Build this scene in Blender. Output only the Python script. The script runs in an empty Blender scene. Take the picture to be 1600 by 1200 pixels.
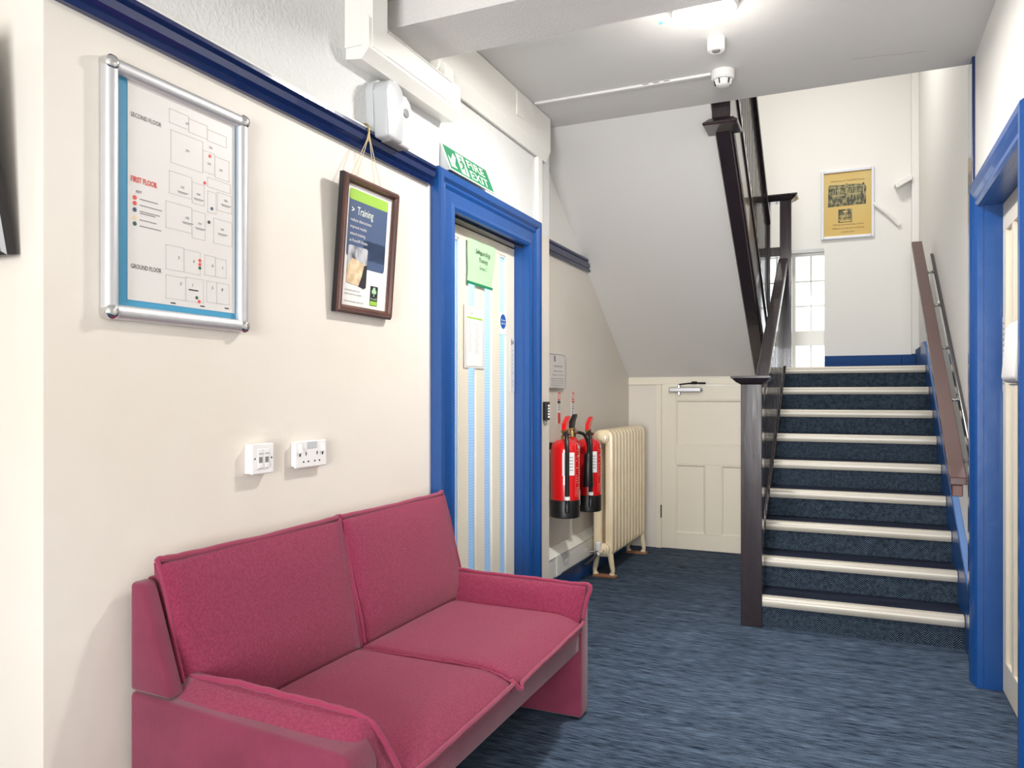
import bpy, bmesh, math, random
from mathutils import Vector, Matrix
random.seed(7)
C = bpy.context.scene.collection
sc = bpy.context.scene
PI = math.pi

# ------------------------------------------------------------------ camera
cam_d = bpy.data.cameras.new('camera'); cam = bpy.data.objects.new('camera', cam_d); C.objects.link(cam)
cam.location = (0, 0, 1.2); cam.rotation_euler = (PI/2, 0, .41685)
cam_d.sensor_width = 36; cam_d.lens = 36*1192.05/1600; cam_d.shift_y = 17.55/1600
cam_d.clip_start = .02
sc.camera = cam
# ------------------------------------------------------------------ world
W = bpy.data.worlds.new('world'); sc.world = W; W.use_nodes = True
bg = W.node_tree.nodes['Background']
bg.inputs['Color'].default_value = (.93, .97, 1.0, 1); bg.inputs['Strength'].default_value = 1.7
# ------------------------------------------------------------------ lights
def area(name, loc, rot, size, power, col=(1, .96, .9), shape='DISK', sy=None):
    d = bpy.data.lights.new(name, 'AREA'); d.shape = shape; d.size = size
    if sy: d.shape = 'RECTANGLE'; d.size_y = sy
    d.energy = power; d.color = col
    o = bpy.data.objects.new(name, d); C.objects.link(o); o.location = loc; o.rotation_euler = rot
    return o
def point(name, loc, r_, power, col=(1, .96, .9)):
    d = bpy.data.lights.new(name, 'POINT'); d.shadow_soft_size = r_; d.energy = power; d.color = col
    o = bpy.data.objects.new(name, d); C.objects.link(o); o.location = loc; return o
point('hall_lamp_light', (-.5, 2.91, 2.50), .085, 3.6, (1, .975, .94))
area('hall_lamp_downlight', (-.5, 2.91, 2.60), (0, 0, 0), .17, 30, (1, .975, .94))
point('rear_fill_light', (.1, -1.3, 1.3), .14, 14, (1, .975, .94))  # added fill behind the camera, lifts the ceiling and soffit; no fitting there
point('side_fill_light', (-2.5, -.5, 2.3), .10, 4, (1, .965, .92))  # soft fill from an assumed lamp, out of view on the left
rw = area('rear_fill_area', (-.1, -2.5, 1.2), (math.radians(90), 0, 0), 1.1, 56, (.98, .99, 1.0), sy=1.7); rw.data.spread = math.radians(110)  # added area fill facing down the hall; the rear wall has no window
area('stairwell_fill_light', (-.3, 5.6, 4.52), (0, 0, 0), .6, 30, (1, .975, .94))  # unseen area light added to brighten the stairwell and landing wall
area('office_lamp_light', (-2.3, 3.16, 2.3), (0, math.radians(-25), 0), .9, 24, (.62, .80, 1.0))
vs = sc.view_settings
vs.view_transform = 'Standard'; vs.look = 'None'; vs.gamma = 1; vs.use_curve_mapping = False
vs.exposure = 0.56

# ------------------------------------------------------------------ materials
def lin(c):
    return tuple(((x/255)/12.92 if x/255 <= .04045 else ((x/255+.055)/1.055)**2.4) for x in c) + (1,)
def mat(name, rgb, rough=.5, metal=0, bump=None, var=None, spec=.5, coat=0, emit=None, sheen=0, alpha=None, trans=0):
    m = bpy.data.materials.new(name); m.use_nodes = True
    nt = m.node_tree; b = nt.nodes['Principled BSDF']
    b.inputs['Base Color'].default_value = lin(rgb); b.inputs['Roughness'].default_value = rough
    b.inputs['Metallic'].default_value = metal; b.inputs['Specular IOR Level'].default_value = spec
    b.inputs['Coat Weight'].default_value = coat; b.inputs['Sheen Weight'].default_value = sheen
    b.inputs['Transmission Weight'].default_value = trans
    if emit: b.inputs['Emission Color'].default_value = lin(emit[0]); b.inputs['Emission Strength'].default_value = emit[1]
    tc = nt.nodes.new('ShaderNodeTexCoord')
    def noise(scale, sc3=(1, 1, 1), det=3):
        mp = nt.nodes.new('ShaderNodeMapping'); mp.inputs['Scale'].default_value = sc3
        n = nt.nodes.new('ShaderNodeTexNoise'); n.inputs['Scale'].default_value = scale; n.inputs['Detail'].default_value = det
        nt.links.new(tc.outputs['Object'], mp.inputs[0]); nt.links.new(mp.outputs[0], n.inputs['Vector']); return n
    if var:      # (rgb2, scale, stretch, lo, hi)
        n = noise(var[1], var[2] if len(var) > 2 else (1, 1, 1), 4)
        r = nt.nodes.new('ShaderNodeValToRGB'); r.color_ramp.elements[0].color = lin(rgb); r.color_ramp.elements[1].color = lin(var[0])
        r.color_ramp.elements[0].position = var[3] if len(var) > 3 else .4; r.color_ramp.elements[1].position = var[4] if len(var) > 4 else .65
        nt.links.new(n.outputs['Fac'], r.inputs[0]); nt.links.new(r.outputs[0], b.inputs['Base Color'])
    if bump:     # (scale, distance, stretch)
        n = noise(bump[0], bump[2] if len(bump) > 2 else (1, 1, 1))
        bp = nt.nodes.new('ShaderNodeBump'); bp.inputs['Strength'].default_value = 1; bp.inputs['Distance'].default_value = bump[1]
        nt.links.new(n.outputs['Fac'], bp.inputs['Height']); nt.links.new(bp.outputs[0], b.inputs['Normal'])
    return m
M = {}
M['cream'] = mat('cream_wall_paint', (224, 217, 207), .55, bump=(6, .003), var=((220, 211, 199), 1.3))
M['white'] = mat('white_wall_paint', (232, 230, 225), .6, bump=(5, .003))
M['anag'] = mat('textured_white_paper', (216, 216, 214), .7, bump=(75, .004))
M['ceil'] = mat('ceiling_paint', (222, 220, 216), .6, bump=(7, .003))
M['stip'] = mat('stippled_ceiling_paint', (220, 217, 213), .75, bump=(110, .0035))
M['gloss'] = mat('white_gloss_paint', (233, 231, 224), .28, coat=.2, bump=(12, .0012))
M['creamgloss'] = mat('cream_door_paint', (229, 221, 203), .32, bump=(10, .001))
M['blue'] = mat('blue_gloss_paint', (12, 70, 136), .34, coat=.15, bump=(14, .0015))
M['bluemat'] = mat('blue_satin_paint', (18, 66, 124), .6, spec=.25)
M['bluetop'] = mat('pale_blue_paint', (92, 128, 182), .3)  # paler blue for the top edge of the wall string
M['navy'] = mat('navy_gloss_paint', (9, 34, 84), .22, coat=.4, bump=(16, .001))
M['dark'] = mat('dark_brown_wood_gloss', (40, 32, 36), .22, coat=.5, bump=(14, .0012, (1, 1, .15)), var=((46, 37, 40), 22, (1, 1, .08)))
M['brown'] = mat('red_brown_rail_paint', (80, 54, 52), .3, coat=.2, bump=(8, .0006))
M['frame'] = mat('brown_picture_frame_wood', (74, 42, 34), .32, coat=.2, var=((98, 58, 46), 30, (1, .2, .2)))
M['framedark'] = mat('black_frame_edge', (24, 20, 24), .3)
M['silver'] = mat('brushed_aluminium', (206, 206, 208), .42, .7, bump=(30, .0002, (1, .05, 1)))
M['chrome'] = mat('chrome', (220, 220, 220), .1, 1)
M['brass'] = mat('brass', (196, 168, 112), .25, 1)
M['steelwhite'] = mat('satin_silver_white', (218, 219, 226), .35, .3)
M['teal'] = mat('teal_backing_card', (62, 146, 184), .45)
M['paper'] = mat('white_paper', (232, 230, 226), .5)
M['paperg'] = mat('grey_white_paper', (214, 209, 205), .42)
M['ink'] = mat('black_ink', (38, 38, 42), .5)
M['inkg'] = mat('grey_ink', (128, 126, 126), .5)
M['inkl'] = mat('pale_grey_ink', (188, 184, 180), .5)
M['redink'] = mat('red_ink', (216, 70, 58), .5)
M['blueink'] = mat('dark_blue_ink', (40, 66, 104), .5)
M['yellink'] = mat('sand_ink', (222, 196, 150), .5)
M['greenink'] = mat('dark_green_ink', (40, 82, 66), .5)
M['slate'] = mat('slate_blue_print', (74, 92, 126), .4)
M['lime'] = mat('lime_print', (158, 202, 74), .4)
M['photog'] = mat('photo_grey_print', (70, 74, 82), .4, var=((196, 196, 200), 30, (1, 1, .4), .42, .6))
M['photos'] = mat('photo_sand_print', (206, 176, 140), .4, var=((240, 214, 176), 40))
M['gold'] = mat('gold_poster_print', (206, 172, 92), .4, var=((204, 186, 128), 1.2))
M['sepia'] = mat('sepia_photo_print', (62, 62, 44), .45, var=((150, 142, 100), 38, (1, 1, .6), .45, .62))
M['sepial'] = mat('sepia_pale_print', (160, 150, 102), .45)
M['brownink'] = mat('brown_ink', (132, 100, 58), .5)
M['notegreen'] = mat('pale_green_paper', (178, 220, 172), .5, bump=(14, .003))
M['exit'] = mat('exit_sign_green', (18, 128, 84), .35)
M['exitw'] = mat('exit_sign_white', (240, 248, 228), .4)
M['signblue'] = mat('sign_blue', (20, 84, 170), .4)
M['plastic'] = mat('white_plastic', (232, 230, 228), .35)
M['plasticg'] = mat('pale_grey_plastic', (192, 194, 196), .4)
M['hole'] = mat('dark_slot', (20, 18, 18), .7)
M['red'] = mat('extinguisher_red', (206, 14, 20), .22, coat=.5)
M['black'] = mat('black_rubber', (16, 16, 18), .4)
M['label'] = mat('white_label', (228, 228, 226), .5)
M['pinkink'] = mat('pale_red_label_print', (236, 130, 124), .5)
M['rad'] = mat('cream_radiator_enamel', (232, 216, 184), .3, coat=.15, bump=(8, .001), var=((226, 206, 172), 5))
M['tan'] = mat('tan_wooden_pad', (150, 104, 76), .6)
M['pipe'] = mat('dark_grey_pipe', (60, 60, 64), .4, .5)
M['cord'] = mat('pale_cord', (206, 188, 152), .8)
M['fab'] = mat('burgundy_fabric', (128, 42, 68), .9, bump=(420, .0014), var=((144, 54, 82), 160, (1, 1, 1), .38, .68), spec=.2, sheen=.15)
M['fabd'] = mat('burgundy_frame_fabric', (112, 38, 61), .8, bump=(260, .001), var=((122, 44, 69), 8), spec=.3, sheen=.25)
M['pip'] = mat('burgundy_piping', (142, 50, 78), .85, bump=(300, .001), spec=.2, sheen=.2)
M['nose'] = mat('aluminium_grey_nosing', (196, 190, 178), .38, .15, bump=(9, .0012, (.2, 1, 1)), var=((182, 175, 162), 14, (.1, 1, 1)))
M['led'] = mat('green_led', (70, 220, 180), .3, emit=((70, 230, 190), 2.5))
M['diffuser'] = mat('lit_lamp_diffuser', (255, 250, 240), .4, emit=((255, 247, 232), 9))

def carpet(name, riser=False):
    m = bpy.data.materials.new(name); m.use_nodes = True
    nt = m.node_tree; b = nt.nodes['Principled BSDF']; N = nt.nodes.new; L = nt.links.new
    b.inputs['Roughness'].default_value = .95; b.inputs['Specular IOR Level'].default_value = .15
    tc = N('ShaderNodeTexCoord')
    def noise(scale, s3, det=3):
        mp = N('ShaderNodeMapping'); mp.inputs['Scale'].default_value = s3
        n = N('ShaderNodeTexNoise'); n.inputs['Scale'].default_value = scale; n.inputs['Detail'].default_value = det
        L(tc.outputs['Object'], mp.inputs[0]); L(mp.outputs[0], n.inputs['Vector']); return n.outputs['Fac']
    def ramp(v, a, c, p0, p1):
        r = N('ShaderNodeValToRGB'); e = r.color_ramp.elements
        e[0].color = a; e[1].color = c; e[0].position = p0; e[1].position = p1; L(v, r.inputs[0]); return r.outputs[0]
    def math_(op, a, bb=None):
        n = N('ShaderNodeMath'); n.operation = op
        for i, x in enumerate((a, bb)):
            if x is None: continue
            if isinstance(x, (int, float)): n.inputs[i].default_value = x
            else: L(x, n.inputs[i])
        return n.outputs[0]
    bp = N('ShaderNodeBump'); bp.inputs['Strength'].default_value = 1
    if riser:
        sx = N('ShaderNodeSeparateXYZ'); L(tc.outputs['Object'], sx.inputs[0])
        z = math_('ADD', math_('PINGPONG', sx.outputs[0], .03), sx.outputs[2])
        h = math_('MULTIPLY', math_('PINGPONG', z, .0055), 1/.0055)
        mx = math_('MULTIPLY', math_('GREATER_THAN', h, .62), noise(60, (1, 1, 1)))
        col = ramp(mx, lin((15, 24, 38)), lin((104, 122, 138)), .15, .7); L(col, b.inputs['Base Color'])
        bp.inputs['Distance'].default_value = .002; L(h, bp.inputs['Height'])
    else:
        a = noise(1, (15, 135, 9), 4); f = noise(1, (330, 330, 330), 2); g = noise(1, (3, 30, 3), 3)
        v = math_('ADD', math_('MULTIPLY', a, .5), math_('ADD', math_('MULTIPLY', f, .33), math_('MULTIPLY', g, .22)))
        col = ramp(v, lin((26, 37, 52)), lin((98, 115, 136)), .43, .67); L(col, b.inputs['Base Color'])
        bp.inputs['Distance'].default_value = .005; L(v, bp.inputs['Height'])
    L(bp.outputs[0], b.inputs['Normal'])
    return m
M['carpet'] = carpet('navy_loop_carpet'); M['riser'] = carpet('navy_chevron_carpet', True)
M['tread'] = mat('dark_navy_tread_carpet', (36, 42, 58), .95, bump=(200, .002), var=((24, 30, 44), 14, (.2, 2, 1)), spec=.15)

def pane_mat(name, rgb, obscure):
    m = bpy.data.materials.new(name); m.use_nodes = True; nt = m.node_tree; nt.nodes.clear()
    N = nt.nodes.new; L = nt.links.new
    out = N('ShaderNodeOutputMaterial'); mix = N('ShaderNodeMixShader'); g = N('ShaderNodeBsdfGlossy'); g.inputs['Roughness'].default_value = .08
    if obscure:
        t = N('ShaderNodeBsdfTranslucent'); t.inputs['Color'].default_value = lin(rgb)
        tc = N('ShaderNodeTexCoord'); w = N('ShaderNodeTexWave'); w.wave_type = 'BANDS'; w.bands_direction = 'Z'
        w.inputs['Scale'].default_value = 24; w.inputs['Distortion'].default_value = .3
        L(tc.outputs['Object'], w.inputs['Vector'])
        r = N('ShaderNodeValToRGB'); r.color_ramp.elements[0].color = lin([x*.9 for x in rgb]); r.color_ramp.elements[1].color = lin(rgb)
        r.color_ramp.elements[1].position = .35
        L(w.outputs['Fac'], r.inputs[0]); L(r.outputs[0], t.inputs['Color'])
        bp = N('ShaderNodeBump'); bp.inputs['Distance'].default_value = .001; L(w.outputs['Fac'], bp.inputs['Height']); L(bp.outputs[0], g.inputs['Normal'])
        mix.inputs[0].default_value = .08
    else:
        t = N('ShaderNodeBsdfTransparent'); t.inputs['Color'].default_value = (1, 1, 1, 1); mix.inputs[0].default_value = .06
    L(t.outputs[0], mix.inputs[1]); L(g.outputs[0], mix.inputs[2]); L(mix.outputs[0], out.inputs[0]); return m
M['obscure'] = pane_mat('reeded_obscure_glass', (225, 238, 252), True)
M['pane'] = pane_mat('clear_window_glass', (255, 255, 255), False)

# ------------------------------------------------------------------ object helpers
WL = {}          # world location of each object's origin
def bb_base(bm):
    xs = [v.co.x for v in bm.verts]; ys = [v.co.y for v in bm.verts]; zs = [v.co.z for v in bm.verts]
    return Vector(((min(xs)+max(xs))/2, (min(ys)+max(ys))/2, min(zs)))
def tagit(o, label, cat, group=None):
    if label: o['label'] = label
    if cat: o['category'] = cat
    if group: o['group'] = group
def thing(name, label, cat, loc, group=None, structure=False):
    o = bpy.data.objects.new(name, None); C.objects.link(o); o.location = loc; o.empty_display_size = .1
    WL[o] = Vector(loc); tagit(o, label, cat, group)
    if structure: o['kind'] = 'structure'
    return o
def obj(name, bm, m, parent=None, label=None, cat=None, group=None, kind=None, smooth=False):
    me = bpy.data.meshes.new(name)
    base = WL[parent] if parent is not None else bb_base(bm)
    bmesh.ops.recalc_face_normals(bm, faces=bm.faces)
    for v in bm.verts: v.co -= base
    bm.to_mesh(me); bm.free()
    me.materials.append(M[m])
    o = bpy.data.objects.new(name, me); C.objects.link(o)
    if parent is not None: o.parent = parent
    else: o.location = base
    WL[o] = base.copy()
    if smooth:
        for p in me.polygons: p.use_smooth = True
        if smooth != 'all':
            try: me.set_sharp_from_angle(angle=math.radians(35))
            except Exception: pass
    tagit(o, label, cat, group)
    if kind: o['kind'] = kind
    return o
def struct(name, bm, m, parent=None, **k):
    return obj(name, bm, m, parent, kind='structure' if parent is None else None, **k)
def NB(): return bmesh.new()
def box(bm, x0, x1, y0, y1, z0, z1, bev=0, seg=2):
    t = bmesh.new() if bev else bm
    vs_ = [t.verts.new((x, y, z)) for x in (x0, x1) for y in (y0, y1) for z in (z0, z1)]
    for f in ((0, 1, 3, 2), (4, 6, 7, 5), (0, 4, 5, 1), (2, 3, 7, 6), (0, 2, 6, 4), (1, 5, 7, 3)):
        t.faces.new([vs_[i] for i in f])
    if bev:
        bmesh.ops.bevel(t, geom=t.edges[:], offset=bev, segments=seg, affect='EDGES', profile=.5)
        merge(bm, t)
    return bm
def merge(bm, t):
    mp = {}
    for v in t.verts: mp[v] = bm.verts.new(v.co)
    for f in t.faces: bm.faces.new([mp[v] for v in f.verts])
    t.free()
def prism(bm, pts, axis, a, b, bev=0, seg=2):
    """polygon pts in the plane normal to axis, extruded from a to b; axis X: pts=(y,z), Y: (x,z), Z: (x,y)"""
    t = bmesh.new() if bev else bm
    def P(p, h):
        return {'X': (h, p[0], p[1]), 'Y': (p[0], h, p[1]), 'Z': (p[0], p[1], h)}[axis]
    A = [t.verts.new(P(p, a)) for p in pts]; B = [t.verts.new(P(p, b)) for p in pts]
    n = len(pts); t.faces.new(A); t.faces.new(B[::-1])
    for i in range(n): t.faces.new((A[i], B[i], B[(i+1) % n], A[(i+1) % n]))
    if bev:
        bmesh.ops.bevel(t, geom=t.edges[:], offset=bev, segments=seg, affect='EDGES', profile=.5); merge(bm, t)
    return bm
def basis(d):
    d = Vector(d).normalized(); up = Vector((0, 0, 1)) if abs(d.z) < .9 else Vector((1, 0, 0))
    u = d.cross(up).normalized(); return u, d.cross(u).normalized()
def tube(bm, pts, r, seg=8, cap=True, closed=False):
    pts = [Vector(p) for p in pts]; n = len(pts); rings = []
    u = None
    for i, p in enumerate(pts):
        if closed: d = pts[(i+1) % n]-pts[i-1]
        else: d = pts[min(i+1, n-1)]-pts[max(i-1, 0)]
        d.normalize()
        if u is None: u, _ = basis(d)
        u = (u-d*u.dot(d)).normalized(); w = d.cross(u)
        rr = r[i] if isinstance(r, (list, tuple)) else r
        rings.append([bm.verts.new(p+(u*math.cos(k*2*PI/seg)+w*math.sin(k*2*PI/seg))*rr) for k in range(seg)])
    for i in range(n if closed else n-1):
        A = rings[i]; B = rings[(i+1) % n]
        for k in range(seg): bm.faces.new((A[k], A[(k+1) % seg], B[(k+1) % seg], B[k]))
    if cap and not closed: bm.faces.new(rings[0][::-1]); bm.faces.new(rings[-1])
    return bm
def lathe(bm, prof, org, axis='Z', seg=24, sx=1, sy=1):
    """prof: list of (radius, height) along axis from org"""
    rings = []
    for r, h in prof:
        ring = []
        for k in range(seg):
            a = k*2*PI/seg; c, s = r*math.cos(a)*sx, r*math.sin(a)*sy
            v = {'Z': (c, s, h), 'X': (h, c, s), 'Y': (c, h, s)}[axis]
            ring.append(bm.verts.new(Vector(org)+Vector(v)))
        rings.append(ring)
    for A, B in zip(rings, rings[1:]):
        for k in range(seg): bm.faces.new((A[k], A[(k+1) % seg], B[(k+1) % seg], B[k]))
    bm.faces.new(rings[0]); bm.faces.new(rings[-1][::-1])
    return bm
def catm(pts, n=6):
    pts = [Vector(p) for p in pts]; out = []
    for i in range(len(pts)-1):
        p0, p1, p2, p3 = pts[max(i-1, 0)], pts[i], pts[i+1], pts[min(i+2, len(pts)-1)]
        for k in range(n):
            t = k/n
            out.append(.5*((2*p1)+(p2-p0)*t+(2*p0-5*p1+4*p2-p3)*t*t+(3*p1-p0-3*p2+p3)*t**3))
    out.append(pts[-1]); return out
def sweep(bm, prof, path, outs, closed=False):
    """prof: list of (across, proud); path points with per point 'across' vectors in outs=(across_vec, proud_vec)"""
    rings = []
    for p, (a, b) in zip(path, outs):
        rings.append([bm.verts.new(Vector(p)+Vector(a)*q[0]+Vector(b)*q[1]) for q in prof])
    n = len(prof)
    for A, B in zip(rings, rings[1:]):
        for k in range(n): bm.faces.new((A[k], A[(k+1) % n], B[(k+1) % n], B[k]))
    bm.faces.new(rings[0]); bm.faces.new(rings[-1][::-1]); return bm
class Plane:
    """a flat face: origin, right, up, normal -> for prints and lettering"""
    def __init__(s, o, r, u): s.o = Vector(o); s.r = Vector(r).normalized(); s.u = Vector(u).normalized(); s.n = s.r.cross(s.u)
    def p(s, a, b, c=0): return s.o+s.r*a+s.u*b+s.n*c
    def rect(s, bm, a0, a1, b0, b1, c0, c1):
        v = [bm.verts.new(s.p(a, b, c)) for a in (a0, a1) for b in (b0, b1) for c in (c0, c1)]
        for f in ((0, 1, 3, 2), (4, 6, 7, 5), (0, 4, 5, 1), (2, 3, 7, 6), (0, 2, 6, 4), (1, 5, 7, 3)): bm.faces.new([v[i] for i in f])
        return bm
    def poly(s, bm, pts, c0, c1):
        A = [bm.verts.new(s.p(a, b, c0)) for a, b in pts]; B = [bm.verts.new(s.p(a, b, c1)) for a, b in pts]
        n = len(pts); bm.faces.new(A[::-1]); bm.faces.new(B)
        for i in range(n): bm.faces.new((A[i], A[(i+1) % n], B[(i+1) % n], B[i]))
        return bm
    def disc(s, bm, a, b, r, c0, c1, ry=None, n=20):
        return s.poly(bm, [(a+r*math.cos(k*2*PI/n), b+(ry or r)*math.sin(k*2*PI/n)) for k in range(n)], c0, c1)
def text(bm, pl, s, a, b, h, c=.0012, w=None, align='LEFT', bold=0):
    """lettering as thin raised print; h = cap height, w = forced width"""
    cu = bpy.data.curves.new('t', 'FONT'); cu.body = s; cu.size = 1; cu.resolution_u = 2; cu.align_x = 'LEFT'; cu.offset = bold
    o = bpy.data.objects.new('t', cu); C.objects.link(o)
    dg = bpy.context.evaluated_depsgraph_get(); dg.update()
    me = bpy.data.meshes.new_from_object(o.evaluated_get(dg))
    bpy.data.objects.remove(o); bpy.data.curves.remove(cu)
    if not me.vertices: return bm
    xs = [v.co.x for v in me.vertices]; x0, x1 = min(xs), max(xs)
    k = h/.70; kx = (w/(x1-x0)) if w else k
    tw = (x1-x0)*kx; off = {'LEFT': 0, 'CENTER': -tw/2, 'RIGHT': -tw}[align]
    vv = [bm.verts.new(pl.p(a+off+(v.co.x-x0)*kx, b+v.co.y*k, c)) for v in me.vertices]
    for f in me.polygons:
        try: bm.faces.new([vv[i] for i in f.vertices])
        except ValueError: pass
    bpy.data.meshes.remove(me)
    return bm
def printed(name, fn, m, parent, **k):
    bm = NB(); fn(bm); return obj(name, bm, m, parent, **k)

A = -1.51         # hall wall on the left
B = -1.62         # wall of the recess beyond the door
XR = .50          # hall wall on the right
ZC = 2.68         # ceiling over the stairs end of the hall
ZN = 2.61         # ceiling near the camera

# ================================================================== room shell
bm = NB(); box(bm, -3.6, 1.0, -2.7, 6.1, -.1, 0); struct('floor', bm, 'carpet')
bm = NB()
box(bm, -3.6, 1.0, -2.7, 2.32, ZN, ZN+.2); struct('ceiling', bm, 'stip')
bm = NB(); box(bm, -1.72, .75, 2.60, 3.95, ZC, ZC+.25); struct('ceiling', bm, 'ceil')
bm = NB(); box(bm, A-.02, .62, 2.32, 2.60, 2.51, ZC+.2); struct('trim_1', bm, 'stip')        # the beam
# left wall: below and above the picture rail
def wall_left_boxes(z0, z1):
    bm = NB()
    y0, y1, d0, d1, dz = 1.04, 3.914, 2.755, 3.565, 1.975
    if z0 < dz:
        box(bm, -1.66, A, y0, d0, z0, min(z1, 9)); box(bm, -1.66, A, d1, y1, z0, z1)
        if z1 > dz: box(bm, -1.66, A, d0, d1, dz, z1)
    else: box(bm, -1.66, A, y0, y1, z0, z1)
    return bm
struct('wall_left', wall_left_boxes(0, 2.06), 'cream')
struct('wall_left_upper', wall_left_boxes(2.06, 2.9), 'anag')
bm = NB(); box(bm, -3.6, -1.66, 1.04, 1.18, 0, 2.62); struct('wall_left_return', bm, 'cream')
bm = NB(); box(bm, -3.7, -3.5, -2.7, 1.2, 0, 2.62); struct('wall_far_left', bm, 'cream')
bm = NB(); box(bm, -3.6, 1.0, -2.8, -2.6, 0, 2.62); struct('wall_rear', bm, 'cream')
# recess wall beyond the door
bm = NB(); box(bm, -1.76, B, 3.914, 7.6, 0, 2.055); struct('wall_recess', bm, 'cream')
bm = NB(); box(bm, -1.76, B, 3.914, 7.9, 2.055, 4.7); struct('wall_recess_upper', bm, 'white')
# right wall with the door opening
bm = NB()
box(bm, XR, .66, -2.7, 2.76, 0, 2.9); box(bm, XR, .66, 3.645, 3.99, 0, 2.9); box(bm, XR, .66, 2.76, 3.645, 1.99, 2.9)
struct('wall_right', bm, 'white')
bm = NB(); box(bm, .53, .68, 3.99, 7.5, 0, 4.7); struct('wall_right_stairs', bm, 'white')
# far wall on the landing with the window opening
bm = NB()
box(bm, -.206, .60, 7.28, 7.62, 1.2, 4.7); box(bm, -1.70, -.206, 7.28, 7.62, 2.50, 4.7); box(bm, -1.70, -1.3, 7.28, 7.62, 1.2, 2.50)
box(bm, -1.3, -.206, 7.28, 7.62, 1.2, 1.417)
struct('wall_landing', bm, 'white')
bm = NB(); box(bm, -1.76, .68, 3.8, 7.9, 4.6, 4.8); struct('ceiling_stairwell', bm, 'ceil')
bm = NB(); box(bm, -1.76, .68, 3.70, 3.90, ZC+.25, 4.7); struct('wall_over_stairs', bm, 'white')
# wall under the stairs with the cupboard door
bm = NB()
box(bm, B, -1.356, 5.97, 6.09, 0, 1.42); box(bm, -1.356, -.55, 5.97, 6.09, 1.282, 1.42); box(bm, -.55, -.46, 5.97, 6.09, 0, 1.42)
struct('wall_cupboard', bm, 'cream')
bm = NB(); box(bm, B, -.525, 5.955, 5.97, 1.282, 1.335, .004); struct('trim_2', bm, 'creamgloss')
# sloping soffit under the upper flight
def soff(y): return ZC-.662*(y-3.95)
bm = NB(); prism(bm, [(3.93, soff(3.93)), (6.12, soff(6.12)), (6.12, soff(6.12)+.05), (3.93, soff(3.93)+.05)], 'X', B-.02, -.648); struct('ceiling_soffit', bm, 'ceil')
# spandrel closing the side of the lower flight
PIT = .157/.2534
def pitch(y): return .157+PIT*(y-4.183)
bm = NB(); prism(bm, [(4.23, 0), (6.0, 0), (6.0, pitch(6.0)-.10), (4.23, pitch(4.23)-.02)], 'X', -.512, -.495); struct('wall_spandrel', bm, 'creamgloss')

# picture rails
def rail_prof(): return [(0, 0), (0, .016), (.012, .024), (.02, .018), (.030, .030), (.048, .034), (.056, .026), (.062, .036), (.072, .036), (.076, .0)]
def rail(name, x, y0, y1, z, parent=None):
    bm = NB(); prism(bm, [(x+p[1], z+p[0]) for p in rail_prof()], 'Y', y0, y1); return struct(name, bm, 'navy')
rail('trim_3', A, 1.04, 2.60, 2.020)
rail('trim_4', B, 3.93, 5.93, 2.030)
bm = NB(); box(bm, A, A+.03, 1.04, 2.60, 2.096, 2.102, .001); struct('trim_5', bm, 'white')
# skirtings
bm = NB(); box(bm, B, B+.02, 3.93, 5.95, 0, .13, .003); struct('baseboard_recess', bm, 'blue')
bm = NB(); box(bm, A, A+.018, 1.05, 2.59, 0, .14, .003); struct('baseboard_left', bm, 'blue')
bm = NB(); box(bm, XR-.018, XR, -2.55, 2.62, 0, .14, .003); struct('baseboard_right', bm, 'blue')
bm = NB(); box(bm, -.205, .53, 7.258, 7.28, 1.417, 1.545, .003); struct('baseboard_landing', bm, 'bluemat')
bm = NB(); box(bm, .40, .527, 7.18, 7.258, 1.417, 1.535, .003); box(bm, .50, .529, 6.55, 7.18, 1.417, 1.58, .003); struct('baseboard_landing_right', bm, 'bluemat')
# blue strip at the end of the right-hand wall
bm = NB(); box(bm, XR-.012, XR, 3.86, 3.992, 0, ZC, .003); struct('trim_6', bm, 'navy')
# pale boxed corner on the landing and the two sloping mouldings beside it
bm = NB(); box(bm, .475, .53, 7.20, 7.28, 1.545, 4.6, .004); struct('trim_7', bm, 'white')
bm = NB(); prism(bm, [(.345, 2.975), (.475, 3.045), (.475, 3.005), (.362, 2.945)], 'Y', 7.17, 7.28); struct('trim_8', bm, 'white')
bm = NB(); tube(bm, [(.188, 7.265, 2.85), (.30, 7.262, 2.745), (.385, 7.268, 2.645)], .018, 8); struct('trim_9', bm, 'white')
bm = NB(); tube(bm, [(.006, 3.676, ZC+.001), (.10, 3.69, ZC+.001), (.196, 3.706, ZC+.001), (.30, 3.72, ZC+.001)], .0018, 5); struct('trim_10', bm, 'inkg')   # crack in the ceiling

# ================================================================== door frames and doors
ARCH = [(0, 0), (0, .030), (.014, .036), (.030, .030), (.075, .026), (.088, .034), (.100, .030), (.112, .042), (.140, .044), (.146, .036), (.146, 0)]
def architrave(nm, x, sgn, y0, y1, z1, parent, prof=ARCH, m='blue'):
    """mitred surround of an opening y0..y1, height z1 on the wall face x; sgn = way the face looks"""
    bm = NB(); n = Vector((sgn, 0, 0))
    path = [(x, y0, 0), (x, y0, z1), (x, y1, z1), (x, y1, 0)]
    ac = [(0, -1, 0), (0, -1, 1), (0, 1, 1), (0, 1, 0)]
    sweep(bm, prof, path, [(a, n) for a in ac]); return obj(nm, bm, m, parent)
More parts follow.
